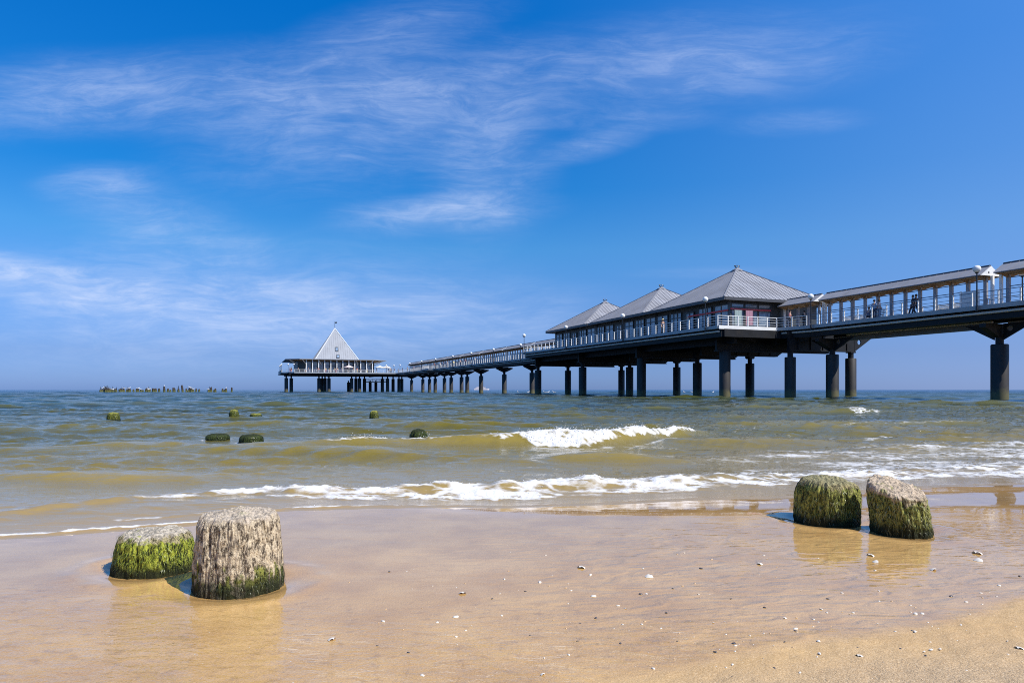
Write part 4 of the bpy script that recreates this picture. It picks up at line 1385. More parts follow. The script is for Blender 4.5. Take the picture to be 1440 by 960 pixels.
# ------------------------------------------------------------------ pavilions
def window(root, c, w_, z0, z1, face, nb, mullions=1, transom=None):
    """pane set in a frame; face 'v' looks to -v at v=c[0], face 's' looks to -s at s=c[1]"""
    mb = nb(); d = .02
    if face == 'v': mb.box(c[0], c[0] + d, c[1] - w_ / 2, c[1] + w_ / 2, z0, z1)
    else: mb.box(c[0] - w_ / 2, c[0] + w_ / 2, c[1], c[1] + d, z0, z1)
    wn_ = mb.build('window', M_GLASS, root)
    mb = nb()
    xs = [-w_ / 2 + w_ * i / (mullions + 1) for i in range(mullions + 2)]
    hs = [z0, z1] + ([transom] if transom else [])
    for x in xs:
        if face == 'v': mb.box(c[0] - .06, c[0] - .003, c[1] + x - .045, c[1] + x + .045, z0, z1)
        else: mb.box(c[0] + x - .045, c[0] + x + .045, c[1] - .06, c[1] - .003, z0, z1)
    for z in hs:
        if face == 'v': mb.box(c[0] - .055, c[0] - .004, c[1] - w_ / 2, c[1] + w_ / 2, z - .05, z + .05)
        else: mb.box(c[0] - w_ / 2, c[0] + w_ / 2, c[1] - .055, c[1] - .004, z - .05, z + .05)
    mb.build('frame', M_FRAME, wn_)
    return wn_


def pavilion(sc, label, gapL, gapR, red):
    vc, z0 = 52.3, DECK
    root = empty('pier_pavilion', P(vc, sc, z0), A, label, 'pavilion', 'hip roofed pavilions on the pier')
    nb = lambda: MB(vc, sc, z0)
    hs, hv = 6.9, 7.2
    vw, ws = 46.5, 6.0
    wallL, wallR = sc + (7.8 if gapL else ws), sc - (7.8 if gapR else ws)
    # walls: set just behind the glazing
    mb = nb(); mb.box(vw + .05, 58.2, wallR + .05, wallL - .05, z0, 10.1); mb.build('wall', M_WALL, root)
    # roof: four sheets with standing seams
    ze, zr = 10.32, 14.45
    tp = .42
    cor = [(vc - hv, sc - hs), (vc + hv, sc - hs), (vc + hv, sc + hs), (vc - hv, sc + hs)]
    ap = [(vc - tp, sc - tp), (vc + tp, sc - tp), (vc + tp, sc + tp), (vc - tp, sc + tp)]
    mb = nb()
    mb.add([(x, y, ze) for x, y in cor] + [(x, y, zr) for x, y in ap], [(0, 1, 5, 4), (1, 2, 6, 5), (2, 3, 7, 6), (3, 0, 4, 7), (4, 5, 6, 7), (3, 2, 1, 0)])
    for i in range(4):
        a_, b_ = Vector((*cor[i], ze)), Vector((*cor[(i + 1) % 4], ze))
        p_, q_ = Vector((*ap[i], zr)), Vector((*ap[(i + 1) % 4], zr))
        L = (b_ - a_).length
        n = int(L / .58)
        mid_a, mid_p = (a_ + b_) / 2, (p_ + q_) / 2
        upv = (mid_p - mid_a)
        nrm = (b_ - a_).cross(upv).normalized()
        if nrm.z < 0: nrm = -nrm
        e = (b_ - a_).normalized()
        half = L / 2
        for k in range(1, n):
            x = -half + L * k / n
            # seam runs up the slope until the hip cuts it
            f = 1.0 if abs(x) <= tp else (half - abs(x)) / (half - tp)
            if f < .03: continue
            st = mid_a + e * x + nrm * .02
            mb.bar(st, st + upv * f * .995, .035, .04 if i in (0, 2) else .025, nrm)
    rf = mb.build('roof', M_ZINC, root)
    mb = nb()
    for i in range(4):
        mb.bar((*cor[i], ze + .02), (*ap[i], zr + .03), .16, .08)
    mb.build('hip_cap', M_ZINC, rf)
    # eaves board and valley gutter
    mb = nb()
    L_, R_ = sc + (7.79 if gapL else hs), sc - (7.79 if gapR else hs)
    mb.box(vc - hv - .02, vc - hv + .14, R_, L_, 10.0, 10.315)
    mb.box(vc + hv - .14, vc + hv + .02, R_, L_, 10.0, 10.315)
    mb.box(vc - hv + .142, vc + hv - .142, R_ - .02, R_ + .12, 10.0, 10.312)
    mb.box(vc - hv + .142, vc + hv - .142, L_ - .12, L_ + .02, 10.0, 10.312)
    mb.build('eaves_board', M_ZINCD, root)
    mb = nb(); mb.box(vc - hv + .145, vc + hv - .145, R_ + .125, L_ - .125, 10.12, 10.24); mb.build('soffit', M_WALL, root)
    # roof lantern cap with a curled finial
    mb = nb(); mb.lathe([(.62, zr - .02), (.60, zr + .12), (.30, zr + .26), (.28, zr + .34)], 8, (vc, sc, 0)); mb.build('roof_cap', M_ZINC, root)
    mb = nb()
    for q in (-1, 1):
        pts = [(vc + q * (.04 + .30 * math.sin(a_ * .9)), sc, zr + .34 + .28 * math.sin(a_ * .62)) for a_ in np.linspace(0, 3.2, 9)]
        for a_, b_ in zip(pts[:-1], pts[1:]): mb.tube(a_, b_, .05, 6)
    mb.tube((vc, sc, zr + .3), (vc, sc, zr + .72), .03, 6)
    mb.build('finial', M_DARK, root, True)
    # front glazing in bays
    wid = wallL - wallR
    n = 6 if gapL and gapR else 5
    for k in range(n):
        c = wallR + wid * (k + .5) / n
        door = (k == n // 2)
        if door:
            mb = nb(); mb.box(vw - .02, vw + .0, c - .75, c + .75, z0, 9.55); dr = mb.build('door', M_GLASS, root)
            mb = nb()
            for x in (-.75, 0, .75): mb.box(vw - .09, vw - .023, c + x - .06, c + x + .06, z0, 9.55)
            mb.box(vw - .085, vw - .024, c - .75, c + .75, 9.42, 9.58); mb.box(vw - .085, vw - .024, c - .75, c + .75, 9.0, 9.08); mb.build('frame', M_FRAME, dr)
        else:
            window(root, (vw, c), wid / n - .5, 7.55, 9.72, 'v', nb, 1 + (k % 2), 9.15)
    if red:
        mb = nb(); mb.box(vw - .16, vw - .10, wallR + .1, wallR + 7.0, 9.02, 9.17); mb.build('red_band', M_RED, root)
        mb = nb(); mb.box(vw - .05, vw + 5.2, wallR - .20, wallR - .14, 9.12, 9.28); mb.build('red_band', M_RED, root)
    # right end glazing
    for k in range(3):
        c = vw + 1.0 + 1.75 * k
        window(root, (c, wallR + .02), 1.6, 7.5, 9.8, 's', nb, 0, 9.4)
    # end columns
    for s in (wallR + .05, wallL - .05):
        mb = nb(); mb.box(vw - .08, vw + .12, s - .14, s + .14, z0, 10.05); mb.build('column', M_FRAME, root)
    # service plinth strip of paler cladding in one bay
    return root


pavilion(64.1, 'largest looking pavilion, right-hand one, with red band over its windows', True, False, True)
pavilion(79.6, 'middle pavilion of the three grey hip roofed ones', True, True, False)
pavilion(95.4, 'left-hand pavilion of the three, last before the far promenade', False, True, False)

# things by the terrace corner: hung towels
def towel(v, s, col, label):
    o = empty('hanging_towel', P(v, s, DECK), A, label, 'towel')
    m_ = pmat('towel_cloth', col, 0.8, 0, 0.1, 8.0)
    mb = MB()
    n = 10
    vs_, fs = [], []
    for i in range(n + 1):
        x = -.45 + .9 * i / n
        y = .05 * math.sin(i * 1.7)
        for z, yy_ in ((1.95, 0), (1.2, y * .6), (.45, y)): vs_.append((x, yy_, z))
    for i in range(n):
        for j in range(2): fs.append((i * 3 + j, i * 3 + 3 + j, i * 3 + 4 + j, i * 3 + 1 + j))
    nv = len(vs_)
    vs_ += [(a_, b_ + .03, c_) for a_, b_, c_ in vs_]
    fs += [tuple(q + nv for q in f[::-1]) for f in fs]
    mb.add(vs_, fs); mb.build('cloth', m_, o, True)
    mb = MB(); mb.tube((-.5, .015, 1.95), (.5, .015, 1.95), .02, 6)
    for x in (-.5, .5): mb.tube((x, .015, 0), (x, .015, 1.97), .02, 6); mb.box(x - .03, x + .03, -.25, .28, 0, .04)
    mb.build('rack', M_DARK, o)
    return o


towel(46.6, 56.9, (.26, .34, .34), 'pale aqua towel hung behind the sunlit terrace railing')
towel(48.0, 56.9, (.36, .19, .25), 'pink towel hung behind the sunlit terrace railing')

# wind screens and bin on the promenade
for v, s, h_, lab in ((51.6, 36.4, 1.35, 'grey wind screen panel between two white posts beside the gable end'), (54.2, 32.6, .95, 'low grey screen panel at the right edge of the pier')):
    o = empty('wind_screen', P(v, s, DECK), A, lab, 'wind screen')
    mb = MB(); mb.box(-.02, .02, -.62, .62, .12, h_); mb.build('panel', M_CLEAR, o)
    for y in (-.69, .69): mb = MB(); mb.box(-.05, .05, y - .06, y + .06, 0, h_ + .08); mb.build('post', M_WHITE, o)


def bench(v, s, label):
    o = empty('bench', P(v, s, DECK), A, label, 'bench', 'white benches on the pier')
    mb = MB()
    for x in (-.2, -.07, .06, .19): mb.box(x - .055, x + .055, -.85, .85, .42, .46)
    mb.build('seat', M_WHITE, o)
    mb = MB()
    for z in (.58, .72, .86): mb.bar((.26 + (z - .5) * .18, -.85, z), (.26 + (z - .5) * .18, .85, z), .10, .03, (1, 0, .2))
    mb.build('backrest', M_WHITE, o)
    for y in (-.7, .7):
        mb = MB(); mb.box(-.24, -.18, y - .03, y + .03, 0, .42); mb.box(.20, .26, y - .03, y + .03, 0, .42); mb.bar((.23, y, .40), (.34, y, .92), .05, .05); mb.bar((-.21, y, .40), (.23, y, .40), .05, .03)
        mb.build('leg', M_WHITE, o)
    return o


for s, lab in ((50.2, 'white bench near the left end of the long canopy'), (48.2, 'white bench second from the left under the long canopy'), (40.6, 'white bench between the couple and the lamp'), (38.9, 'white bench left of the wind screen')):
    bench(54.1, s, lab)
bench(52.1, 45.4, 'white bench the three seated visitors use')


# ------------------------------------------------------------------ pier-head restaurant
vc, scn, z0 = 30.5, 271.0, DECK
root = empty('pier_restaurant', P(vc, scn, z0), A, 'glass walled restaurant with a tall pointed pyramid roof on the pier head', 'restaurant')
nb = lambda: MB(vc, scn, z0)
mb = nb(); mb.prism([(18.6, 258.1), (41.4, 258.1), (43.9, 260.6), (43.9, 284), (16.1, 284), (16.1, 260.6)], z0, 11.4); mb.build('wall', M_WALL, root)
for k in range(11):
    c = 19.8 + 2.14 * k
    window(root, (c, 257.9), 1.9, z0 + .2, 11.0, 's', nb, 0, 9.6)
for k in range(12):
    c = 18.75 + 2.14 * k
    if c < 42.6:
        mb = nb(); mb.box(c - .14, c + .14, 255.0, 255.3, z0, 11.71); mb.build('column', M_WHITE, root)
mb = nb()
out_r = [(16.4, 254.2), (43.6, 254.2), (48.2, 258.6), (48.2, 288), (11.8, 288), (11.8, 258.6)]
mb.prism(out_r, 11.72, 11.95)
fr = mb.build('flat_roof', M_ROOFW, root)
mb = nb(); mb.prism([(18, 256.5), (42, 256.5), (45.5, 260), (45.5, 285), (14.5, 285), (14.5, 260)], 11.4, 11.716); mb.build('soffit', M_WOOD, root)
for (a_, b_) in (((13.2, 258.8, 11.6), (16.4, 260.7, 10.0)), ((46.8, 258.8, 11.6), (43.7, 260.7, 10.0)), ((17.4, 254.6, 11.6), (19.0, 257.3, 10.0)), ((23, 254.6, 11.6), (24.2, 257.3, 10.0)), ((36.5, 254.6, 11.6), (37.2, 257.3, 10.0)), ((42.6, 254.6, 11.6), (41.2, 257.3, 10.0))):
    mb = nb(); mb.bar(a_, b_, .16, .22); mb.build('strut', M_WHITE, root)
hb_, zr0, zr1 = 8.1, 11.96, 24.6
mb = nb()
cor = [(vc - hb_, scn - hb_), (vc + hb_, scn - hb_), (vc + hb_, scn + hb_), (vc - hb_, scn + hb_)]
mb.add([(*c, zr0) for c in cor] + [(vc, scn, zr1)], [(0, 1, 4), (1, 2, 4), (2, 3, 4), (3, 0, 4), (3, 2, 1, 0)])
apx = Vector((vc, scn, zr1))
for i in range(4):
    a_, b_ = Vector((*cor[i], zr0)), Vector((*cor[(i + 1) % 4], zr0))
    mid = (a_ + b_) / 2; e = (b_ - a_).normalized(); upv = apx - mid
    nrm = e.cross(upv).normalized()
    if nrm.z < 0: nrm = -nrm
    for k in range(1, 20):
        x = -hb_ + 2 * hb_ * k / 20
        f = 1 - abs(x) / hb_
        st = mid + e * x + nrm * .03
        mb.bar(st, st + upv * f * .99, .06, .05, nrm)
py = mb.build('pyramid_roof', M_ROOFW, root)
mb = nb()
for c in cor: mb.bar((*c, zr0 + .03), (vc, scn, zr1 + .04), .30, .14)
mb.build('hip_cap', M_WHITE, py)
sl = (Vector((vc, scn, zr1)) - Vector((vc, scn - hb_, zr0)))
for f, wd, ht, du in ((.11, .55, .09, .35), (.33, .5, .12, .1)):
    q0 = Vector((vc + du, scn - hb_, zr0)) + sl * (f - ht / 2 + .0); q1 = Vector((vc + du, scn - hb_, zr0)) + sl * (f + ht / 2)
    n_ = Vector((0, -sl.z, sl.y)).normalized()
    mb = nb()
    q = [q0 + Vector((-wd, 0, 0)) + n_ * .13, q0 + Vector((wd, 0, 0)) + n_ * .13, q1 + Vector((wd, 0, 0)) + n_ * .13, q1 + Vector((-wd, 0, 0)) + n_ * .13]
    mb.plate(q, tuple(n_ * .1)); wn_ = mb.build('roof_window', M_GLASS, root)
    mb = nb()
    for a_, b_ in ((0, 1), (1, 2), (2, 3), (3, 0)): mb.bar(q[a_] + n_ * .06, q[b_] + n_ * .06, .12, .12, n_)
    mb.build('frame', M_FRAME, wn_)
mb = nb(); mb.tube((vc, scn, zr1 - .1), (vc, scn, zr1 + 2.6), .07, 8)
mb.plate([(vc, scn, zr1 + 1.9), (vc + .9, scn, zr1 + 2.0), (vc + .75, scn, zr1 + 2.25), (vc + .9, scn, zr1 + 2.5), (vc, scn, zr1 + 2.4)], (0, .06, 0))
mb.build('weather_vane', M_DARK, root)


def parasol(v, s, col, label):
    o = empty('parasol', P(v, s, DECK), A, label, 'parasol', 'parasols on the pier head')
    mb = MB(); mb.tube((0, 0, 0), (0, 0, 2.6), .035, 8); mb.lathe([(.3, 0), (.3, .06), (.08, .1)], 12); mb.build('pole', M_WHITE, o, True)
    m_ = pmat('parasol_cloth', col, 0.8, 0, 0.06, 2.0)
    mb = MB()
    n = 8
    ring = [(1.7 * math.cos(2 * PI * k / n), 1.7 * math.sin(2 * PI * k / n), 2.05) for k in range(n)]
    vs_ = [(0, 0, 2.75)] + ring + [(x, y, z - .18) for x, y, z in ring] + [(0, 0, 2.70)] + [(x * .99, y * .99, z - .18) for x, y, z in ring]
    fs = [(0, 1 + k, 1 + (k + 1) % n) for k in range(n)] + [(1 + k, 1 + n + k, 1 + n + (k + 1) % n, 1 + (k + 1) % n) for k in range(n)] + [(2 * n + 1, 2 * n + 2 + (k + 1) % n, 2 * n + 2 + k) for k in range(n)]
    mb.add(vs_, fs); mb.build('canopy_cloth', m_, o)


parasol(44.6, 252.6, (.80, .80, .78), 'white parasol right of the glass restaurant, left of two')
parasol(47.2, 253.2, (.80, .74, .70), 'cream parasol at the right corner of the pier head')
parasol(33.4, 252.6, (.75, .62, .58), 'pale red parasol in front of the restaurant glass')
# ================================================================== people
SKIN = pmat('skin', (.55, .34, .24), 0.5, 0, 0.05, 5.0)
CLOTH = {}


def cloth(col):
    if col not in CLOTH: CLOTH[col] = pmat('cloth', col, 0.85, 0, 0.12, 6.0)
    return CLOTH[col]


def skin_mesh(name, pts, edges, rads, root=0, sub=1):
    """grow one continuous surface round a skeleton"""
    me = bpy.data.meshes.new(name + '_skeleton')
    me.from_pydata([tuple(p) for p in pts], edges, [])
    ob = bpy.data.objects.new(name + '_skeleton', me)
    COL.objects.link(ob)
    md = ob.modifiers.new('s', 'SKIN'); md.use_smooth_shade = True
    for i, sv in enumerate(me.skin_vertices[0].data):
        r_ = rads[i]
        sv.radius = r_ if isinstance(r_, tuple) else (r_, r_)
        sv.use_root = (i == root)
    sb = ob.modifiers.new('d', 'SUBSURF'); sb.levels = sub; sb.render_levels = sub
    dg = bpy.context.evaluated_depsgraph_get(); dg.update()
    res = bpy.data.meshes.new_from_object(ob.evaluated_get(dg))
    res.name = name
    bpy.data.objects.remove(ob)
    return res


def figure(pose):
    """joints of a 1.72 m adult, facing -y"""
    J = dict(pel=(0, 0, .93), wai=(0, 0, 1.08), che=(0, .0, 1.30), nek=(0, .01, 1.47), hd0=(0, -.01, 1.55), hd1=(0, -.005, 1.66))
    if pose == 'sit':
        for k in J: J[k] = (J[k][0], J[k][1] + .05, J[k][2] - .45)
        J['hd0'] = (0, 0, 1.10); J['hd1'] = (0, .0, 1.21)
    dz = -.45 if pose == 'sit' else 0
    for q, sgn in (('l', -1), ('r', 1)):
        J['sho' + q] = (.19 * sgn, .02, 1.40 + dz)
        if pose == 'walk':
            J['elb' + q] = (.25 * sgn, .04 + .10 * sgn, 1.14); J['wri' + q] = (.24 * sgn, -.06 + .16 * sgn, .92); J['han' + q] = (.235 * sgn, -.09 + .17 * sgn, .84)
            J['hip' + q] = (.10 * sgn, 0, .88); J['kne' + q] = (.11 * sgn, -.06 - .12 * sgn, .50); J['ank' + q] = (.11 * sgn, -.02 - .26 * sgn, .09); J['toe' + q] = (.12 * sgn, -.18 - .26 * sgn, .04)
        elif pose == 'sit':
            J['elb' + q] = (.25 * sgn, -.02, .68); J['wri' + q] = (.15 * sgn, -.24, .60); J['han' + q] = (.13 * sgn, -.32, .58)
            J['hip' + q] = (.10 * sgn, 0, .45); J['kne' + q] = (.13 * sgn, -.44, .48); J['ank' + q] = (.12 * sgn, -.44, .09); J['toe' + q] = (.13 * sgn, -.58, .04)
        else:
            J['elb' + q] = (.26 * sgn, .03, 1.14); J['wri' + q] = (.22 * sgn, -.12, .96 + (.10 if sgn > 0 else 0)); J['han' + q] = (.20 * sgn, -.19, .93 + (.12 if sgn > 0 else 0))
            J['hip' + q] = (.10 * sgn, 0, .88); J['kne' + q] = (.11 * sgn, -.02, .50); J['ank' + q] = (.11 * sgn, .02, .09); J['toe' + q] = (.13 * sgn, -.13, .04)
    return J


def body_meshes(pose):
    J = figure(pose)
    nm = list(J)
    ix = {k: i for i, k in enumerate(nm)}
    ed = [('pel', 'wai'), ('wai', 'che'), ('che', 'nek'), ('nek', 'hd0'), ('hd0', 'hd1')]
    for q in 'lr':
        ed += [('che', 'sho' + q), ('sho' + q, 'elb' + q), ('elb' + q, 'wri' + q), ('wri' + q, 'han' + q), ('pel', 'hip' + q), ('hip' + q, 'kne' + q), ('kne' + q, 'ank' + q), ('ank' + q, 'toe' + q)]
    base = dict(pel=(.14, .11), wai=(.125, .095), che=(.15, .105), nek=.055, hd0=.075, hd1=.088, sho=.06, elb=.042, wri=.030, han=.032, hip=.085, kne=.058, ank=.042, toe=.035)
    pts = [Vector(J[k]) for k in nm]
    rad = [base[k if k in base else k[:3]] for k in nm]
    # nose and finger stubs
    extra = []
    hd = Vector(J['hd1'])
    def addp(parent, p, r_):
        pts.append(Vector(p)); rad.append(r_); extra.append((ix[parent] if isinstance(parent, str) else parent, len(pts) - 1)); return len(pts) - 1
    addp('hd0', hd + Vector((0, -.105, -.045)), .014)
    for q, sgn in (('l', -1), ('r', 1)):
        h = Vector(J['han' + q]); d = (h - Vector(J['wri' + q])).normalized()
        sd_ = Vector((sgn * .8, 0, .2)).normalized()
        for k in range(4): addp('han' + q, h + d * (.085 - .008 * abs(k - 1.3)) + sd_ * (k - 1.5) * .018, .009)
        addp('han' + q, h + d * .03 - sd_ * .055, .010)
    body = skin_mesh('person', pts, [(ix[a], ix[b]) for a, b in ed] + extra, rad, 0)
    def sub(keys, edges, rr, name):
        return skin_mesh(name, [Vector(J[k]) for k in keys], [(keys.index(a), keys.index(b)) for a, b in edges], rr, 0)
    k1 = ['wai', 'pel', 'che', 'shol', 'shor', 'elbl', 'elbr']
    shirt = sub(k1, [('wai', 'pel'), ('wai', 'che'), ('che', 'shol'), ('che', 'shor'), ('shol', 'elbl'), ('shor', 'elbr')], [(.15, .115), (.155, .125), (.172, .128), .082, .082, .062, .062], 'shirt')
    k2 = ['pel', 'hipl', 'hipr', 'knel', 'kner', 'ankl', 'ankr']
    trou = sub(k2, [('pel', 'hipl'), ('pel', 'hipr'), ('hipl', 'knel'), ('hipr', 'kner'), ('knel', 'ankl'), ('kner', 'ankr')], [(.15, .12), .105, .105, .078, .078, .062, .062], 'trousers')
    mb = MB()
    vs_, fs = [], []
    n = 12
    rows = [(.104, -.06), (.110, .0), (.104, .05), (.075, .10), (.01, .125)]
    for r_, z in rows:
        for k in range(n):
            a = 2 * PI * k / n
            front = max(0, -math.sin(a))
            vs_.append((hd.x + r_ * math.cos(a) * .95, hd.y + .015 + r_ * math.sin(a) * (1 - .12 * front), hd.z + z + (.09 * front if z < .03 else 0)))
    for i in range(len(rows) - 1):
        for k in range(n): fs.append((i * n + k, i * n + (k + 1) % n, (i + 1) * n + (k + 1) % n, (i + 1) * n + k))
    mb.add(vs_, fs)
    hair = mb.mesh('hair', True)
    mb = MB(); mb.lathe([(.19, .045), (.20, .055), (.115, .075), (.105, .14), (.06, .165)], 14, (hd.x, hd.y + .01, hd.z)); hat = mb.mesh('hat', True)
    mb = MB()
    for q in 'lr':
        a_, b_ = Vector(J['ank' + q]), Vector(J['toe' + q]); a_.z = b_.z = .035
        mb.tube(a_ + Vector((0, .07, 0)), b_ + Vector((0, -.05, 0)), .052, 8, .042)
    shoes = mb.mesh('shoes', True)
    return dict(body=body, shirt=shirt, trousers=trou, hair=hair, hat=hat, shoes=shoes)


POSES = {p: body_meshes(p) for p in ('stand', 'walk', 'sit')}


def person(v, s, z, rz, pose, shirt, trou, hair, label, hat=None, group=None, sc=1.0):
    M = POSES[pose]
    o = link('person', M['body'], None, SKIN)
    o.location = P(v, s, z); o.rotation_euler = (0, 0, A + rz); o.scale = (sc,) * 3
    tag(o, label, 'person', group)
    link('shirt', M['shirt'], o, cloth(shirt)); link('trousers', M['trousers'], o, cloth(trou)); link('shoes', M['shoes'], o, cloth((.05, .045, .04)))
    link('hair', M['hair'], o, cloth(hair))
    if hat: link('hat', M['hat'], o, cloth(hat))
    return o


def v_at(px, s):
    k = (px - 352) / 1028
    return k * CA * s / (1 - k * SA)


def s_at(px, v):
    Y = 1028 * v / (px - 352)
    return (Y - SA * v) / CA


D_ = DECK
person(51.95, s_at(1222, 51.95), D_ - .02, R(90), 'sit', (.10, .12, .20), (.03, .03, .05), (.08, .05, .03), 'person in a white hat sitting on a bench on the pier', hat=(.8, .8, .77))
person(51.5, s_at(1229.5, 51.5), D_, R(100), 'stand', (.30, .40, .55), (.05, .06, .10), (.03, .02, .015), 'dark haired person in a blue grey top, between two others on the pier')
person(51.7, s_at(1236.5, 51.7), D_, R(60), 'stand', (.75, .60, .56), (.20, .28, .40), (.12, .07, .04), 'person in a pale pink top, right of the white hatted one')
person(52.0, s_at(1283.5, 52.0), D_, R(-160), 'walk', (.03, .03, .045), (.03, .03, .04), (.03, .02, .015), 'left one of a couple in dark coats under the long canopy')
person(51.8, s_at(1288, 51.8), D_, R(-175), 'walk', (.06, .045, .05), (.025, .03, .05), (.05, .03, .02), 'right one of a couple in dark coats under the long canopy')
person(43.4, s_at(932, 43.4), D_, R(-10), 'walk', (.10, .06, .05), (.06, .05, .05), (.5, .35, .12), 'fair haired person in dark clothes walking along the pavilion terrace', hat=(.75, .66, .40))
person(50.4, s_at(1111, 50.4), D_, R(30), 'stand', (.35, .12, .13), (.04, .04, .05), (.02, .015, .012), 'black haired person in a red top beside the pavilion corner')
person(52.0, s_at(1131, 52.0), D_, R(170), 'stand', (.03, .03, .035), (.04, .04, .05), (.02, .015, .01), 'person in black behind the railing under the short canopy')
tops = [(.70, .68, .66), (.50, .10, .08), (.08, .12, .28), (.65, .45, .35), (.03, .03, .04), (.45, .55, .62), (.72, .62, .30)]
words = ['pale top', 'red top', 'navy top', 'tan top', 'black top', 'light blue top', 'yellow top']
rr = np.random.default_rng(8)
for k, px in enumerate((560, 566, 573, 582, 596, 611, 619, 624, 629, 638, 647, 655, 668, 690)):
    i = int(rr.integers(0, 7)); v = rr.uniform(50.9, 51.9)
    person(v, s_at(px, v), D_, rr.uniform(-3, 3), ('stand', 'walk')[k % 2], tops[i], (.05, .06, .10), (.06, .04, .03), 'tiny distant person in a %s on the far promenade' % words[i], group='people on the far promenade')
for k in range(30):
    i = int(rr.integers(0, 7)); v = rr.uniform(12.5, 49.5) if k < 26 else rr.uniform(44, 50); s = rr.uniform(250.7, 253.8)
    person(v, s, D_, rr.uniform(-3, 3), ('stand', 'walk', 'stand')[k % 3], tops[i], tops[int(rr.integers(0, 7))], (.06, .04, .03), 'tiny distant person in a %s at the pier head railing' % words[i], group='people on the pier head')

# ================================================================== birds, old posts, far ship
M_GULL = pmat('gull_white', (.80, .80, .80), 0.7, 0, 0.05, 10.0)
M_GULLW = pmat('gull_grey', (.40, .42, .45), 0.7, 0, 0.1, 10.0)
M_CORM = pmat('cormorant_black', (.02, .02, .022), 0.5, 0, 0.2, 10.0)
gull_me = skin_mesh('gull', [(0, 0, .11), (0, .16, .10), (0, .30, .12), (0, -.14, .14), (0, -.20, .22), (0, -.23, .27), (0, -.33, .26), (0, .40, .13)],
                    [(0, 1), (1, 2), (2, 7), (0, 3), (3, 4), (4, 5), (5, 6)], [(.085, .085), .075, .04, .075, .045, .05, .012, .02], 0)
corm_me = skin_mesh('cormorant', [(0, .05, .22), (0, .10, .10), (0, .16, .02), (0, .0, .42), (0, -.03, .58), (0, .0, .70), (0, -.02, .78), (0, -.14, .79), (0, .22, -.10)],
                    [(0, 1), (1, 2), (2, 8), (0, 3), (3, 4), (4, 5), (5, 6), (6, 7)], [(.11, .10), .10, .06, .085, .05, .035, .045, .012, .025], 0)
mb = MB()
for q in (-1, 1): mb.plate([(q * .085, -.10, .15), (q * .095, .10, .15), (q * .05, .36, .14), (q * .07, .05, .08)], (q * .02, 0, 0))
gwing = mb.mesh('wing', True)


def gull(loc, rz, label, group, sc=1.0):
    o = link('gull', gull_me, None, M_GULL)
    o.location = loc; o.rotation_euler = (0, 0, rz); o.scale = (sc,) * 3
    link('wing', gwing, o, M_GULLW)
    return tag(o, label, 'gull', group)


M_OLD = zmat('old_timber', (.035, .026, .02), (.11, .115, .02), 0.35, 0.95, 0.8, 0.3)
old_me = []
for k in range(5):
    mb = MB()
    r0 = .26 + .02 * k
    mb.lathe([(r0 * 1.05, -2), (r0, -.2), (r0 * .95, .5), (r0 * .85, .85), (r0 * .6, .97 + .02 * k), (r0 * .15, 1.0)], 10)
    r_ = random.Random(k)
    mb.v = [(x * (1 + r_.uniform(-.14, .14)), y * (1 + r_.uniform(-.14, .14)), z + (r_.uniform(-.08, .08) if z > .6 else 0)) for x, y, z in mb.v]
    old_me.append(mb.mesh('old_pile', True))
rr = np.random.default_rng(77)
xs_ = list(rr.uniform(141, 226, 58)) + [231, 236, 239.5, 244, 245.5, 251, 257, 262, 264.5, 267, 269, 272, 276, 280, 293, 294.5, 297, 301, 303, 313, 316, 318, 326]
tall = {231: 1.9, 257: 2.3, 297: 1.7, 267: 1.5, 326: 1.6, 244: 1.5}
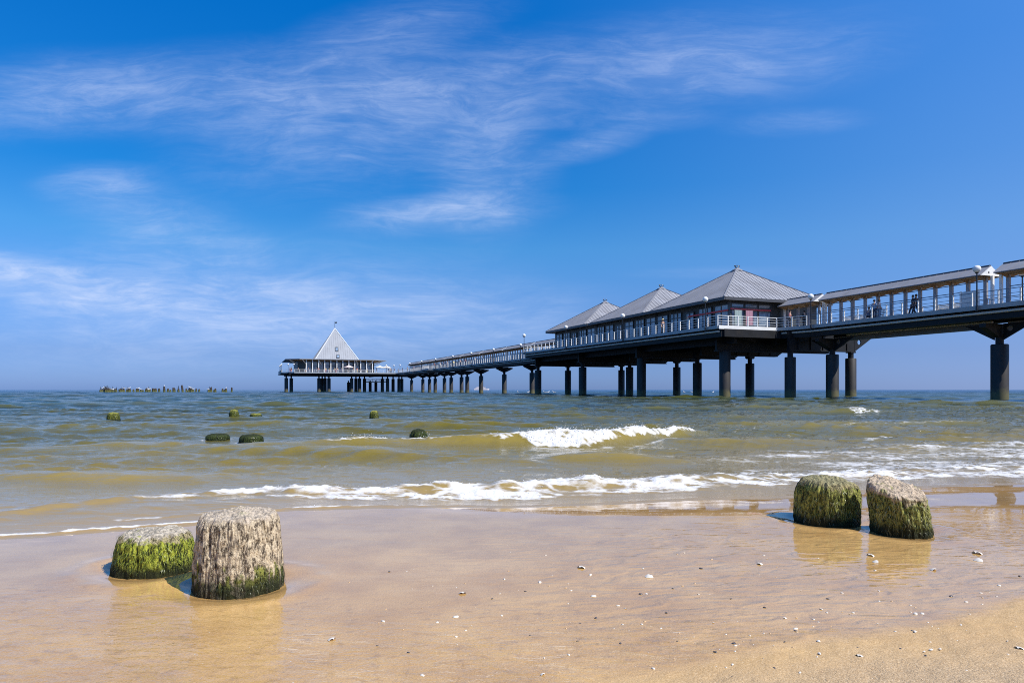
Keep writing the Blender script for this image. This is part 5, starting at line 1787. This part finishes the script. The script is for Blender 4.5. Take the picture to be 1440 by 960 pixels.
for k, px in enumerate(xs_):
    Y = 232 + rr.uniform(-9, 9)
    X = (px - 720) / 960 * Y
    h = tall.get(px, rr.uniform(.75, 1.35))
    o = link('old_pile', old_me[k % 5], None, M_OLD)
    o.location = (X, Y, 0); o.scale = (1.1, 1.1, h); o.rotation_euler = (rr.normal(0, .04), rr.normal(0, .05), rr.uniform(0, 6))
    tag(o, 'stubby dark pile in the ruined row on the horizon, weed at its foot' if px not in tall else 'taller dark pile sticking up from the ruined row on the horizon', 'old pile', 'ruined piles on the horizon')
    q = rr.random()
    if q < .16:
        gull((X, Y, h * .98), rr.uniform(0, 6), 'white gull perched on the ruined piles on the horizon', 'gulls on the ruined piles', 1.7)
    elif q < .42:
        c = link('cormorant', corm_me, None, M_CORM)
        c.location = (X, Y, h * .98 + .06); c.rotation_euler = (0, 0, rr.uniform(0, 6)); c.scale = (1.25,) * 3
        tag(c, 'black cormorant perched on the ruined piles on the horizon', 'cormorant', 'cormorants on the ruined piles')
for px, Y in ((743, 150), (756, 160), (766, 155), (771, 152), (779, 158), (728, 170), (962, 140), (973, 150), (1003, 145)):
    gull(((px - 720) / 960 * Y, Y, .16), rr.uniform(0, 6), 'white gull floating on the sea beyond the pier columns', 'gulls floating on the sea', 1.3)

# far ship on the horizon
Y = 5200.0
sx = (677 - 720) / 960 * Y
ship = empty('ship', (sx, Y, 0), R(8), 'pale ship far away on the horizon between the far pier columns', 'ship')
M_SHIP = pmat('ship_white', (.62, .58, .60), 0.6, 0, 0.05, .05)
M_SHIPD = pmat('ship_grey', (.42, .44, .52), 0.6, 0, 0.05, .05)
mb = MB(); mb.prism([(-58, -9), (46, -9), (60, 0), (46, 9), (-58, 9)], -2, 11); mb.build('hull', M_SHIP, ship)
mb = MB(); mb.box(-46, 30, -8, 8, 11.02, 18); mb.box(-38, 20, -7, 7, 18.02, 23); mb.build('superstructure', M_SHIP, ship)
mb = MB(); mb.box(22, 30, -7.5, 7.5, 18.02, 26); mb.build('bridge', M_SHIPD, ship)
mb = MB(); mb.lathe([(4, 23.02), (3.2, 31)], 10, (-20, 0, 0)); mb.build('funnel', M_SHIPD, ship)
mb = MB(); mb.tube((18, 0, 23), (18, 0, 34), .5, 6); mb.build('mast', M_SHIPD, ship)
